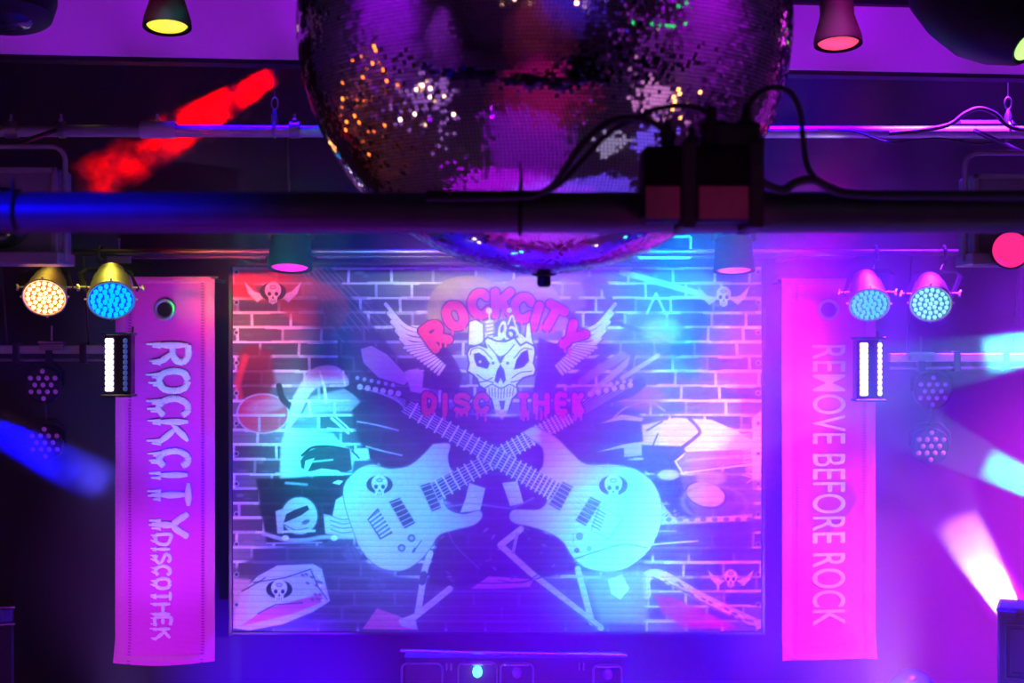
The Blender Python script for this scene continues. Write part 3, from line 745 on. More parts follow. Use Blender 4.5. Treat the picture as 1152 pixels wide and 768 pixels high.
# ------------------------------------------------------------------ power box with connectors and cables on the front pipe
PD = 2.40
pc = P(783, 208, PD)
pbx = thing('power_box', pc, 'black power distribution box strapped to the front pipe with cables plugged in', 'power box')
w = 123*PD/F; hh = 84*PD/F
BOXM = mat('box_plastic', (.004,.004,.005), .6, noise=(30,.3), spec=.05); LAB = mat('faded_label', (.20,.05,.08), .7, noise=(25,.35))
MB().box((0,.01,0), (w,.09,hh), bev=.008).build('housing', BOXM, pbx)
for (xa,xb) in ((724,762),(783,838)):
    a, b = P(xa,212,PD)-pc, P(xb,248,PD)-pc
    MB().box(((a.x+b.x)/2,-.037,(a.z+b.z)/2), (b.x-a.x,.004,a.z-b.z), bev=.001).build('label_plate', LAB, pbx)
for px in (772, 847):
    a = P(px,208,PD)-pc
    mb = MB(); mb.box((a.x,.035,-.003), (.024,.155,hh+.020), bev=.004); mb.build('mounting_strap', BLACK, pbx)
def plug(px, py, h_, r, name='connector', tilt=0):
    a = P(px,py,PD)-pc
    M = Matrix.Translation((a.x,.01,hh/2-.004)) @ Matrix.Rotation(tilt,4,'Y')
    mb = MB(); mb.lathe([(r,0),(r,h_*.35),(r*1.25,h_*.36),(r*1.25,h_*.6),(r*.7,h_*.66),(r*.55,h_)], M, 20); mb.build(name, BLACK, pbx)
plug(752,170,.052,.011); plug(797,160,.075,.015, tilt=.1); plug(779,160,.04,.009); plug(812,160,.05,.018); plug(838,160,.08,.014, tilt=.08)
mb = MB(); mb.box((.07,.01,hh/2+.018), (.075,.06,.045), bev=.006); mb.build('terminal_cover', BLACK, pbx)
mb = MB(); mb.box((w/2+.008,.01,hh/2+.008), (.03,.035,.02), bev=.004); mb.box((w/2+.004,.01,hh/2-.03), (.02,.03,.02), bev=.004); mb.build('latch', BLACK, pbx)
def cable(name, pix, d0, r, label, group=None):
    pts = [P(x,y,d) if len(q)==3 else None for q in pix for (x,y,d) in [q]]
    base = pts[0]; o = MB().tube([p-base for p in bez(pts, 10)], r, 12).build(name, RUBBER); o.location = base
    return tag(o, label, 'cable', group)
cable('power_cable', [(752,152,2.41),(742,142,2.41),(725,134,2.41),(705,133,2.42),(680,140,2.42),(652,166,2.43),(625,205,2.44),(603,219,2.452),(570,222,2.452),(480,223,2.452)], 0, .0058, 'black cable looping from the leftmost connector of the power box down to the pipe')
cable('power_cable', [(797,128,2.42),(788,122,2.42),(770,119,2.42),(740,122,2.43),(715,133,2.44),(685,150,2.45),(655,180,2.46),(630,207,2.46),(608,216,2.462),(570,217,2.462),(480,217,2.462)], 0, .0046, 'thinner black cable arching highest from the power box over the mirror ball')
cable('power_cable', [(838,135,2.42),(846,112,2.42),(866,99,2.42),(886,102,2.42),(899,122,2.42),(904,160,2.43),(910,190,2.44),(930,212,2.45),(965,220,2.452),(1060,222,2.452),(1250,224,2.452)], 0, .0052, 'black cable rising right of the power box and dropping to the pipe')
cable('power_cable', [(842,188,2.41),(856,204,2.42),(880,214,2.43),(895,205,2.43),(915,202,2.43),(935,212,2.44),(960,218,2.443),(1060,219,2.443),(1250,219,2.443)], 0, .0075, 'fat black cable bundle leaving the power box low along the pipe')

# ------------------------------------------------------------------ LED par cans
def emis(name, c, s, core=None):
    return mat(name, (.02,.02,.02), .3, emit=c, strength=s)
YEL = mat('polished_can_metal', (.82,.80,.74), .42, 1.0, noise=(25,.12))
def led_can(px, py, d, direction, r, length, body, led, lens_bg, label, group, n_ring=3, hang=None, roll=0, dome_h=.014, lit_gap=.92, ledr=None):
    D = Vector(direction).normalized(); c = P(px, py, d); M = aim_matrix((0,0,0), D, roll)
    t = thing('par_can', c, label, 'stage light', group)
    L = length
    mb = MB(); mb.lathe([(r*.30,-L),(r*.52,-L*.98),(r*.60,-L*.93),(r*.60,-L*.72),(r*.78,-L*.66),(r*.80,-L*.50),(r*.84,-L*.49),(r*.84,-L*.46),(r*.86,-L*.45),(r*.90,-L*.10),(r*1.0,-L*.07),(r*1.0,0),(r*.95,.004),(r*.90,0),(r*.88,-L*.03)], M, 40, cap=True)
    can_o = mb.build('can', body, t)
    MB().lathe([(r*.9,-L*.03),(r*.9,-L*.02),(.001,-L*.02)], M, 32).build('lens_plate', lens_bg, t)
    mb = MB(); pos = [(0,0)]
    rr = r*.86; step = rr/(n_ring+.45)
    for q in range(1, n_ring+1):
        for k in range(6*q): a = 2*PI*k/(6*q)+q*.26; pos.append((q*step*math.cos(a), q*step*math.sin(a)))
    for x, y in pos:
        mb.dome(M @ Matrix.Translation((x,y,-L*.02)), ledr or step*.44*lit_gap, dome_h, 10, 3)
    mb.build('led_array', led, t)
    # bolt studs and vent ring at the back
    for a in (0, PI/2, PI, 3*PI/2):
        mb = MB(); mb.rod(M@Vector((r*.95*math.cos(a), r*.95*math.sin(a), -L*.04)), M@Vector((r*1.09*math.cos(a), r*1.09*math.sin(a), -L*.04)), .006, 8); mb.build('clip', body, can_o)
    # yoke strap and clamp up to the pipe
    if hang:
        h = Vector(hang)-c; side = D.cross(Vector((0,0,1))).normalized(); mid = D*(-L*.45)
        y1, y2 = mid+side*r*1.06, mid-side*r*1.06; top = Vector((0, 0, 0))+h-Vector((0,0,.05))
        up = (top-mid); hgt = min(r*1.5, up.length*.7); un = up.normalized()
        mb = MB(); mb.tube([y1-un*.02, y1+un*hgt*.8, mid+side*r*.7+un*hgt, mid-side*r*.7+un*hgt, y2+un*hgt*.8, y2-un*.02], [.014]*6, 8, flat=.22, up=D)
        yk = mb.build('yoke', BLACKM, t)
        MB().rod(mid+un*hgt, top+un*.0, .008).build('stem', BLACKM, t)
        mb = MB(); mb.tube([h+Vector((0,.034*math.cos(a),.034*math.sin(a))) for a in [2*PI*k/20 for k in range(21)]], .009, 8); mb.box(tuple(h-Vector((0,0,.045))), (.03,.05,.02), bev=.004); mb.build('clamp', BLACKM, yk)
        for y_, s_ in ((y1,1),(y2,-1)):
            mb = MB(); mb.rod(y_-side*s_*r*.25, y_+side*s_*.03, .006, 10)
            for k in range(3): a = 2*PI*k/3; mb.rod(y_+side*s_*.03, y_+side*s_*.034+un*.018*math.cos(a)+D*.018*math.sin(a), .007, 8)
            mb.build('tilt_knob', body, yk)
    return t
WW = emis('warm_white_led', (1,.42,.13), 7); CB = emis('cyan_blue_led', (.0,.42,1.0), 1.5); CY = emis('cyan_green_led', (.10,.85,.72), 1.0); CY2 = emis('pale_cyan_led', (.35,1,.85), 1.35)
LB = mat('blue_lens_plate', (.05,.08,.4), .25, emit=(.0,.02,.75), strength=.8); LO = mat('orange_lens_plate', (.5,.1,.03), .25, emit=(1,.10,.02), strength=1.5); LC = mat('teal_lens_plate', (.05,.3,.3), .25, emit=(.0,.10,.25), strength=.8)
led_can(50,335,7.3,(.10,-.78,-.50),.112,.24,YEL,WW,LO,'metal par can with orange-white lit LEDs, outermost at far left','lamps on the black pipe',hang=P(47,284,7.5)); 
led_can(125,338,7.3,(.22,-.80,-.62),.122,.26,YEL,CB,LB,'metal par can with blue lit LEDs beside the pink DISCOTHEK banner','lamps on the black pipe',hang=P(113,284,7.5),dome_h=.03)
led_can(978,343,7.3,(-.10,-.80,-.62),.106,.25,YEL,CY,LC,'metal par can with cyan LEDs over the REMOVE BEFORE ROCK banner','lamps on the black pipe',hang=P(985,284,7.5),dome_h=.025)
led_can(1047,342,7.3,(-.22,-.82,-.5),.108,.25,YEL,CY2,LC,'metal par can with pale cyan LEDs, outermost at far right','lamps on the black pipe',hang=P(1062,284,7.5),dome_h=.02)

# ------------------------------------------------------------------ side rails with hanging unlit LED cans and strobe bars
RAILM = mat('pale_rail', (.5,.5,.52), .45, .4, noise=(10,.3))
PURD = mat('purple_dark_led', (.45,.35,.6), .2, emit=(.20,.02,.35), strength=.35)  # faint violet emission stands in for reflections on the unlit LEDs
def side_rail(sx):
    a, b = (-ROOMX, P(119,0,7.6).x) if sx < 0 else (P(1000,0,7.6).x, ROOMX)
    zc = P(0,393 if sx<0 else 402,7.6).z
    t = thing('side_rail', (a,7.6,zc), 'horizontal metal lamp rail running to the left wall' if sx<0 else 'horizontal metal lamp rail running to the right wall', 'rail')
    MB().box(((b-a)/2,0,0), (b-a,.05,.046), bev=.005).build('flat_profile', RAILM, t)
    MB().rod((0,-.01,-.055),(b-a,-.01,-.055),.009).build('round_bar', STEEL, t)
    for px in ((57,20,95) if sx<0 else (1035,1075,1130)):
        MB().box((P(px,0,7.6).x-a,-.005,-.02), (.035,.066,.11), bev=.004).build('bracket', BLACKM, t)
    # hanger up to the black pipe
    for px in ((8,100) if sx<0 else (1020,1140)):
        MB().rod((P(px,0,7.6).x-a,0,.02),(P(px,0,7.6).x-a,-.1,zr-zc-.02),.006).build('drop_rod', BLACKM, t)
    return t
side_rail(-1); side_rail(1)
def clampplate(px, py, m, label):
    c = P(px,py,7.55); t = thing('beam_clamp', c, label, 'clamp')
    MB().box((0,0,0), (.135,.05,.016), bev=.003).build('plate', m, t)
    MB().box((0,.0,-.025), (.12,.04,.035), bev=.003).build('jaw', STEEL, t)
    MB().rod((0,0,0),(0,0,.09),.006).build('bolt', STEEL, t)
clampplate(58,385,CHROME,'shiny clamp with a bolt on the left rail'); clampplate(1036,397,CHROME,'shiny clamp with a bolt on the right rail')
clampplate(134,287,STEEL,'small metal clamp on the black pipe above the blue par can')
for (px,py,lab) in ((48,433,'upper unlit round LED lamp under the left rail'),(50,498,'lower unlit round LED lamp under the left rail'),(1050,440,'upper unlit round LED lamp in the haze under the right rail'),(1048,502,'lower unlit round LED lamp in the haze under the right rail')):
    c = P(px,py,7.62); t = thing('round_led_lamp', c, lab, 'stage light', 'unlit round lamps under the side rails')
    M = aim_matrix((0,0,0), (0,-1,-.12))
    r = .100
    MB().lathe([(r*.55,-.11),(r*.9,-.09),(r,-.05),(r,0),(r*.94,.003),(r*.92,-.006)], M, 36).build('housing', BLACKM, t)
    mb = MB(); k0 = [(0,0,0)]
    pos = [(x*.044+(.022 if row%2 else 0), row*.037) for row in (-2,-1,0,1,2) for x in (-2,-1,0,1,2)]
    pos = [(x-.0,y) for x,y in pos if math.hypot(x,y) < r*.86]
    for x, y in pos: mb.dome(M@Matrix.Translation((x,y,-.004)), .0135, .008, 12, 3)
    mb.build('led_array', PURD, t)
    mb = MB(); mb.tube([(-r*1.04,.03,0),(-r*1.04,.03,r*.7),(-r*.5,.03,r*1.22),(r*.5,.03,r*1.22),(r*1.04,.03,r*.7),(r*1.04,.03,0)], [.011]*6, 8, flat=.25, up=(0,1,0)); mb.build('yoke', BLACKM, t)
    top = (py==433 or py==440)
    MB().rod((0,.03,r*1.2),(0,.0,(.22 if top else .215)),.007).build('stem', BLACKM, t)
WST = emis('strobe_white', (1,.8,1), 3); WST2 = emis('strobe_dim_blue', (.10,.2,.9), .3)
def strobe(px, py, sx, label):
    c = P(px,py,7.35); t = thing('led_strobe_bar', c, label, 'stage light', 'upright strobe bars beside the banners')
    w_, h_ = 30*7.35/F, 66*7.35/F
    mb = MB(); prof = [(-w_/2,.05),(-w_/2,-.025),(-w_/2+.02,-.04),(0,-.05),(w_/2-.02,-.04),(w_/2,-.025),(w_/2,.05)]
    mb.prism(prof, h_, Matrix.Translation((0,0,-h_/2))); mb.build('housing', mat('gloss_black', (.015,.015,.02), .12), t)
    for k, (u, wd) in enumerate(((-.036,.042),(.046,.02))):
        mb = MB()
        n = 10
        for q in range(n):
            z = (q+.5)/n*(h_-.03)-(h_-.03)/2
            mb.box((u,-.052,z), (wd,.02,(h_-.03)/n*.97), bev=.006)
        mb.build('led_strip', WST if (k==0 or sx>0) else WST2, t)
    for s_ in (-1,1): MB().box((0,0,s_*(h_/2+.008)), (w_+.02,.12,.014), bev=.004).build('end_plate', BLACKM, t)
    MB().box((0,.11,.06), (.04,.13,.05), bev=.005).build('rail_mount', BLACKM, t)
    MB().rod((w_/2-.01,.04,h_/2),(w_/2-.01,.045,h_/2+.045),.006).build('stem', BLACKM, t)
strobe(134,410,-1,'black strobe bar with a white lit strip beside the DISCOTHEK banner')
strobe(977,415,1,'black strobe bar with two white lit strips beside the REMOVE BEFORE ROCK banner')

# ------------------------------------------------------------------ snoots and downlights
def snoot(px, py, d, direction, r, length, flare, lens, label, cat='stage light', group=None, name='snooted_spotlight', hang=None, tail=.55):
    D = Vector(direction).normalized(); c = P(px,py,d); M = aim_matrix((0,0,0), D); t = thing(name, c, label, cat, group)
    L = length
    mb = MB(); mb.lathe([(r*tail*.5,-L),(r*tail,-L*.97),(r*tail,-L*.7),(r*flare,-L*.62),(r*flare,-r*1.3),(r,-r*.35),(r*1.03,-r*.1),(r*1.03,0),(r*.9,0),(r*.86,-r*.12),(r*.5,-r*.14)], M, 40); mb.build('housing', BLACKD, t)
    mb = MB(); mb.lathe([(r*.86,-r*.11),(r*.8,-r*.05),(r*.5,0),(.001,r*.02)], M, 36); mb.build('lens', lens, t)
    if hang is not None:
        h = Vector(hang)-c; mid = D*(-L*.6); side = Vector((1,0,0))
        mb = MB(); un = (h-mid).normalized(); rr = r*flare*1.08
        mb.tube([mid+side*rr, mid+side*rr+un*r*1.2, mid+side*rr*.6+un*r*1.6, mid-side*rr*.6+un*r*1.6, mid-side*rr+un*r*1.2, mid-side*rr], [.013]*6, 8, flat=.25, up=D.cross(side).cross(side)); mb.build('yoke', BLACK, t)
        MB().rod(mid+un*r*1.55, h, .009).build('stem', BLACK, t)
    return t
MG = emis('magenta_lens', (1,.0,.62), 1.3); MG2 = emis('pink_lens', (1,.05,.55), 1.15)
YL = emis('yellow_lens', (.95,.85,.02), 1.1); RD = emis('red_lens', (1,.06,.05), 1.3); GN = emis('green_lens', (.45,1,.2), 1.6)
snoot(326,302,7.1,(0,-.20,-1),.108,.26,.92,MG,'black downlight with magenta lens in front of the red corner of the tarpaulin',group='magenta downlights',hang=(P(326,0,7.1).x,7.0,zm),name='downlight')
snoot(826,305,7.1,(0,-.16,-1),.100,.26,.92,MG2,'black downlight with pink lens in the haze near the REMOVE BEFORE ROCK banner',group='magenta downlights',hang=(P(826,0,7.1).x,7.0,zm),name='downlight')
DT = 5.6; tp = P(0,-70,DT).z
top_pipe = pipe('rigging_pipe', [(-ROOMX,DT,tp),(ROOMX,DT,tp)], .03, PIPEM, 'rigging pipe above the picture holding the three top spotlights'); fl(top_pipe,0)
snoot(188,31,DT,(.03,-.17,-1),.092,.42,.72,YL,'black snooted spotlight with yellow lens before the bulkhead',hang=(P(186,0,DT).x,DT,tp))
snoot(943,50,DT,(0,-.17,-1),.092,.46,.72,RD,'black snooted spotlight with red lens before the bulkhead',hang=(P(943,0,DT).x,DT,tp))
def wedge_light():
    c = P(1130,30,DT-.4); t = thing('moving_spotlight', c, 'large black tapered spotlight with green lens at the top right corner', 'stage light')
    M = aim_matrix((0,0,0), (.42,-.55,-.62))
    mb = MB(); mb.lathe([(.06,-.38),(.17,-.34),(.19,-.22),(.185,-.08),(.15,.02),(.09,.12),(.072,.135),(.06,.13)], M, 44); mb.build('housing', BLACK, t)
    MB().lathe([(.062,.128),(.05,.137),(.001,.14)], M, 32).build('lens', GN, t)
    mb = MB(); h = Vector((P(1130,0,DT).x, DT, tp))-c
    mb.tube([M@Vector((.2,0,-.15)), M@Vector((.2,0,-.15))+Vector((.02,.05,.2)), h+Vector((.05,0,-.05)), h+Vector((-.05,0,-.05)), M@Vector((-.2,0,-.15))+Vector((-.02,.05,.2)), M@Vector((-.2,0,-.15))], [.02]*6, 8, flat=.3, up=(0,1,0)); mb.build('yoke', BLACK, t)
wedge_light()
def round_back():
    c = P(8,-14,DT-.6); t = thing('moving_head_light', c, 'black round lamp head poking in at the top left corner', 'stage light')
    M = aim_matrix((0,0,0), (.1,-.2,-1))
    mb = MB(); mb.lathe([(.08,-.30),(.15,-.26),(.165,-.1),(.168,.06),(.15,.115),(.10,.13),(.05,.134)], M, 44); mb.build('housing', BLACK, t)
    MB().lathe([(.09,.128),(.06,.14),(.001,.143)], M, 30).build('lens', mat('dark_glass', (.02,.02,.06), .08), t)
    h = Vector((c.x, DT, tp))-c
    mb = MB(); mb.tube([(-.185,0,0),(-.185,.03,.22),(-.08,.1,.34),(.08,.1,.34),(.185,.03,.22),(.185,0,0)], [.018]*6, 8, flat=.4, up=(0,1,0)); mb.rod((0,.1,.33), tuple(h), .012); mb.build('yoke', BLACK, t)
round_back()

# ------------------------------------------------------------------ flood lamps in tube frames
def flood(sx):
    D_ = 6.3
    if sx < 0: x0, x1, yt, yb, lab = -62, 78, 163, 299, 'boxy flood lamp in a rounded tube frame at the left edge'
    else: x0, x1, yt, yb, lab = 1081, 1225, 170, 300, 'boxy flood lamp in a rounded tube frame at the right edge, lens glowing pink'
    c = P((x0+x1)/2, (yt+yb)/2, D_); t = thing('flood_lamp', c, lab, 'stage light', 'flood lamps in tube frames')
    m = mat('frame_tube_paint', (.34,.34,.36), .4, .3, noise=(14,.2)); m2 = mat('lamp_box_paint', (.22,.22,.24), .5, noise=(10,.3))
    k = D_/F; w_, h_ = (x1-x0)*k, (yb-yt)*k; r = .012; a = w_/2-r; b = h_/2
    arc = [(-a,-.02,-b+.02),(-a,-.02,b-.07)]+[(-a+.06-.06*math.cos(q),-.02,b-.07+.06*math.sin(q)) for q in [PI/2*i/6 for i in range(1,7)]]
    arc += [(-x,y,z) for x,y,z in reversed(arc)]
    MB().tube(arc, r, 14).build('tube_frame', m, t)
    bw, bh = w_-.075, h_-.12
    MB().box((0,.06,-.045), (bw,.2,bh), bev=.01).build('housing', m2, t)
    mb = MB()
    for s_ in (-1,1): mb.box((s_*(bw/2-.012),-.05,-.045), (.024,.03,bh), bev=.004); mb.box((0,-.05,-.045+s_*(bh/2-.012)), (bw,.03,.024), bev=.004)
    mb.build('front_frame', m, t)
    # tray below
    MB().box((0,0,-b+.03), (w_-.02,.24,.055), bev=.006).build('base_tray', m, t)
    M = Matrix.Translation((.02 if sx>0 else 0,-.045,-.06)) @ Matrix.Rotation(PI/2,4,'X')
    MB().lathe([(.13,-.01),(.135,.01),(.12,.018),(.11,.008)], M, 40).build('lens_ring', BLACKM, t)
    MB().lathe([(.112,.004),(.09,.014),(.05,.02),(.001,.022)], M, 36).build('lens', MG2 if sx<-9 else mat('dark_glass', (.02,.02,.06), .08), t)
    MB().rod((0,0,b-.012),(0,7.0-D_,zm-c.z),.012).build('arm', BLACKM, t)
    if sx > 0:
        cc = P(1137,281,D_-.16)-c
        M = Matrix.Translation(cc) @ aim_matrix((0,0,0), (-.2,-1,-.1))
        MB().lathe([(.06,-.03),(.085,-.02),(.085,0),(.08,.004)], M, 32).build('side_lamp', BLACKM, t)
        MB().lathe([(.08,.0),(.06,.02),(.001,.03)], M, 32).build('side_lamp_lens', emis('hot_pink_lens', (1,.02,.22), 1.4), t)
    else:
        for (px,py) in ((30,211),(18,283)):
            pass
    return t
flood(-1); flood(1)

# ------------------------------------------------------------------ hanging wires, hoists and small hardware on the slim pipe
def hoist(px, label):
    c = Vector((P(px,0,7.0).x,7.0,zm)); t = thing('wire_hanger', c, label, 'hanging wire')
    MB().rod((0,0,.16),(0,0,ZC-c.z-.002),.0025,8).build('wire', STEEL, t)
    mb = MB(); mb.tube([Vector((.016*math.cos(a),0,.13+.03*math.sin(a))) for a in [2*PI*k/16 for k in range(17)]], .005, 8); mb.build('shackle', STEEL, t)
    mb = MB(); mb.lathe([(.006,-.04),(.016,-.03),(.018,.02),(.018,.07),(.008,.1)], None, 16); mb.build('turnbuckle', STEEL, t)
    mb = MB(); mb.tube([Vector((0,.036*math.cos(a),.036*math.sin(a))) for a in [2*PI*k/16 for k in range(17)]], .007, 8); mb.build('pipe_ring', STEEL, t)
hoist(309,'steel wire with shackle holding up the slim pipe left of the mirror ball'); hoist(1134,'steel wire with shackle holding up the slim pipe near the right edge')
def pclamp(px, label, w_=.05, m=STEEL):
    c = Vector((P(px,0,7.0).x,7.0,zm)); t = thing('pipe_clamp', c, label, 'clamp')
    mb = MB(); mb.lathe([(.034,-w_/2),(.042,-w_/2),(.042,w_/2),(.034,w_/2),(.034,-w_/2)], Matrix.Rotation(PI/2,4,'Y'), 24, cap=False); mb.build('collar', m, t)
    mb = MB(); mb.rod((0,-.02,.03),(0,-.02,.075),.007); mb.box((0,-.02,.045),(.02,.02,.012), bev=.002); mb.build('bolt', m, t)
pclamp(14,'dark clamp on the slim pipe at the far left',.06); pclamp(70,'small clamp on the slim pipe above the left flood lamp',.03)
WP = mat('pale_collar', (.6,.6,.62), .5, noise=(9,.1)); 
pclamp(178,'pale wide clamp on the slim pipe crossed by the red beam',.17,WP)
pclamp(332,'dark clamp on the slim pipe beside the wire hanger',.05)
cb = [(1000,150),(1040,146),(1068,140),(1085,128),(1102,122),(1120,128),(1132,140),(1150,146),(1200,150)]
cable('coiled_cable', [(x,y,6.93) for x,y in cb], 0, .011, 'black cable bundle looped over the slim pipe near the right edge')
cable('coiled_cable', [(920,146,6.93),(960,148,6.93),(1000,160,6.93),(1030,157,6.93),(1060,156,6.93),(1100,162,6.93),(1130,158,6.93)], 0, .005, 'thin loose cable hanging below the slim pipe at right')
mb = MB(); mb.box((0,0,0),(.30,.14,.10), bev=.02)
o = mb.build('control_pack', BLACK); o.location = P(1106,148,7.12)+Vector((0,0,0)); tag(o,'small black control pack on the slim pipe above the right flood lamp','control box')

# lamp seen in part behind the mirror ball: open rectangular frame lit cyan
c = P(752,278,7.75); t = thing('barn_door_frame', c, 'thin rectangular lamp frame peeking out under the mirror ball', 'lamp frame')
k = 7.75/F; mb = MB(); wx, hz = .28, .115
for s_ in (-1,1): mb.box((s_*wx/2,0,0),(.016,.02,hz), bev=.003); mb.box((0,0,s_*hz/2),(wx,.02,.016), bev=.003)
mb.build('frame', RAILM, t); MB().rod((0,0,.05),(0,-.25,.06),.008).build('arm', STEEL, t); t.location = t.location + Vector((-.02,0,0))
# thin metal profile above the tarpaulin
o = batten('track_profile', 356, 960, 283, 290, 7.95, .05, mat('profile_metal', (.07,.07,.08), .4, .3, noise=(8,.2)), 'thin metal track above the tarpaulin, hidden in part by the mirror ball')
for xx in (-1.2, 0, 1.2): MB().box((xx,.335,0),(.03,.625,.02), bev=.002).build('wall_arm', BLACKM, o)
o = batten('track_profile', 110, 298, 284, 291, 7.95, .05, MATS['profile_metal'], 'short metal track left of the magenta downlight')
for xx in (-.3, .3): MB().box((xx,.335,0),(.03,.625,.02), bev=.002).build('wall_arm', BLACKM, o)
# black corner frames between the tarpaulin and the banners
for (x0,x1,lab) in ((243,261,'narrow black upright left of the tarpaulin'),(859,877,'narrow black upright right of the tarpaulin')):
    pass

# ------------------------------------------------------------------ lamp console at the bottom and small things
def console():
    d = 7.2; a, b = P(450,733,d), P(706,738,d); c = (a+b)/2
    t = thing('lamp_console', (c.x,d+.0,0), 'low lamp cabinet with a bright thin top edge standing under the tarpaulin', 'lamp cabinet')
    wv = b.x-a.x; zt = c.z; m = mat('cabinet_grey', (.07,.07,.08), .5, noise=(8,.15))
    sl = math.atan2(b.z-a.z, wv)
    MB().box((0,.105,(zt-.02)/2), (wv-.03,.10,zt-.02), bev=.01).build('cabinet', m, t)
    M = Matrix.Translation((0,.03,zt)) @ Matrix.Rotation(-sl,4,'Y')
    MB().box((0,0,0), (wv,.035,.012), M, bev=.003).build('top_rail', CHROME, t)
    for px0, px1, py in ((451,497,748),(515,559,747),(563,600,748),(668,700,750)):
        x0, x1 = P(px0,0,d).x-c.x, P(px1,0,d).x-c.x; zz = P(0,py,d).z; hh_ = .30; rr = .03
        w2 = (x1-x0)/2; cx = (x0+x1)/2
        f = MB(); pts = [(cx-w2,.045,zz-hh_),(cx-w2,.045,zz-rr)]+[(cx-w2+rr-rr*math.cos(q),.045,zz-rr+rr*math.sin(q)) for q in [PI/2*i/5 for i in range(1,6)]]
        pts += [(2*cx-x,y,z) for x,y,z in reversed(pts)]
        f.tube(pts, .006, 8); w_o = f.build('lamp_window', CHROME if px0==515 else RAILM, t)
        if px0 in (515,563,668):
            e = emis('cyan_bulb', (.1,.9,1), 3) if px0==515 else mat('pink_bulb', (.7,.3,.5), .2)
            MB().lathe([(.004,-.045),(.02,-.035),(.026,-.015),(.02,.005),(.012,.012)], Matrix.Translation((cx,.03,zz-.03)), 16).build('bulb', e, t)
            MB().box((cx,.035,zz-.006), (w2*1.5,.02,.012), bev=.003).build('reflector_lip', CHROME, t)
    for px in (502,507,652,657):
        x_ = P(px,0,d).x-c.x; zz = P(0,752,d).z
        MB().box((x_,.045,zz), (.007,.02,.036), bev=.002).build('vent_slot', RAILM, t)
console()
def speaker_case():
    d = 6.6; x0, y0 = 1122, 683; a = P(x0,y0,d); wv, hv = .75, a.z
    t = thing('equipment_case', (a.x+wv/2,d+.13,0), 'upright equipment case with recessed panel at the bottom right, white beam rising above it', 'equipment case')
    m = mat('case_laminate', (.42,.40,.44), .5, noise=(9,.15)); 
    MB().box((0,0,hv/2), (wv,.26,hv), bev=.01).build('case_body', m, t)
    MB().box((0,0,hv-.012), (wv+.012,.272,.02), bev=.003).build('aluminium_edge', CHROME, t)
    mb = MB(); fx = -wv/2
    x1 = P(1131,0,d).x-(a.x+wv/2); z1 = P(0,701,d).z; z2 = P(0,761,d).z
    for k_, (off, th) in enumerate(((0,.012),(.022,.008))):
        xx0, xx1, za, zb_ = x1+off, -x1-off, z1-off, z2+off
        mb.box(((xx0+xx1)/2,-.132,za), (xx1-xx0,.012,th), bev=.002); mb.box(((xx0+xx1)/2,-.132,zb_), (xx1-xx0,.012,th), bev=.002)
        mb.box((xx0,-.132,(za+zb_)/2), (th,.012,za-zb_), bev=.002); mb.box((xx1,-.132,(za+zb_)/2), (th,.012,za-zb_), bev=.002)
    mb.build('panel_frame', RAILM, t)
    MB().box((fx+.045,-.13,hv-.028), (.085,.03,.035), bev=.004).build('latch', STEEL, t)
    t.rotation_euler.z = -math.atan2(a.x+wv/2, d); p0 = Matrix.Rotation(t.rotation_euler.z,3,'Z')@Vector((-wv/2,-.13,0)); t.location = (a.x-p0.x, d-p0.y, 0)
speaker_case()
c = P(1025,776,7.0); t = thing('globe_lamp', (c.x,7.0,0), 'rounded top of a pale lamp dome at the bottom edge left of the equipment case', 'lamp')
MB().lathe([(.11,c.z-.16),(.115,c.z-.06)]+[(.115*math.cos(q),c.z+.105*math.sin(q)) for q in [PI/2*i/8 for i in range(8)]]+[(.002,c.z+.105)], None, 36).build('dome', mat('pale_dome', (.12,.12,.2), .3, noise=(6,.1)), t)
MB().lathe([(.16,0),(.16,.03),(.04,.05),(.03,c.z-.2),(.12,c.z-.155)], None, 30).build('stand', BLACKM, t)
c = P(-14,694,6.6); t = thing('stage_monitor', (c.x,6.75,0), 'blue-lit corner of a small case at the lower left edge', 'equipment case')
hv = P(0,683,6.6).z; wv = 2*(P(12,0,6.6).x-c.x)
MB().box((0,0,hv/2), (wv,.28,hv-.0), bev=.012).build('case_body', BLACKM, t)
for zz in (hv-.008, P(0,704,6.6).z): MB().box((0,-.005,zz), (wv+.012,.30,.014), bev=.004).build('edge_strip', CHROME, t)
t.rotation_euler.z = .38; t.location.x -= .05
MB().box((0,-.135,(hv-.008+P(0,704,6.6).z)/2), (wv-.02,.02,.06), bev=.004).build('front_panel', mat('blue_panel', (.1,.12,.5), .3, noise=(30,.3)), t)

# ------------------------------------------------------------------ the hall behind the camera (seen in the mirror ball)
def hall_lamp(loc, direction, e, r, label, cat='stage light'):
    t = thing('hanging_spotlight', loc, label, cat); M = aim_matrix((0,0,0), direction)
    MB().lathe([(r*.5,-r*2),(r*.9,-r*1.8),(r,-.02),(r*1.05,0),(r*.9,.002)], M, 28).build('housing', BLACK, t)
    MB().lathe([(r*.9,0),(r*.6,r*.15),(.001,r*.2)], M, 24).build('lens', e, t)
    MB().rod((0,0,r*.8),(0,0,ZC-loc[2]-.001),.01).build('drop_rod', BLACK, t)
# ------------------------------------------------------------------ lights
WD = 8.6
FL, FR = -1, 1        # lamps on the rig over the tarpaulin
FLc = (-2.0,3.0,3.2)
BL, BRt = (-2.6,4.2,3.0), (2.6,4.2,3.0)
def pool(px, py, rpx, color, src, blend=.9, d=TD, **k):
    r = rpx*d/F; t = P(px,py,d)
    if isinstance(src, int): src = (t.x*.85+src*.25, 5.2, 3.97); color = [c*1.15 for c in color]; k['size'] = .20
    spot(src, t, color, r, blend, **k)
# blue-violet washes
pool(620, 520, 330, (.05,.0,.55), (1.0,4.9,4.8), .8)
pool(420, 540, 200, (.02,.0,.80), FL, .9)
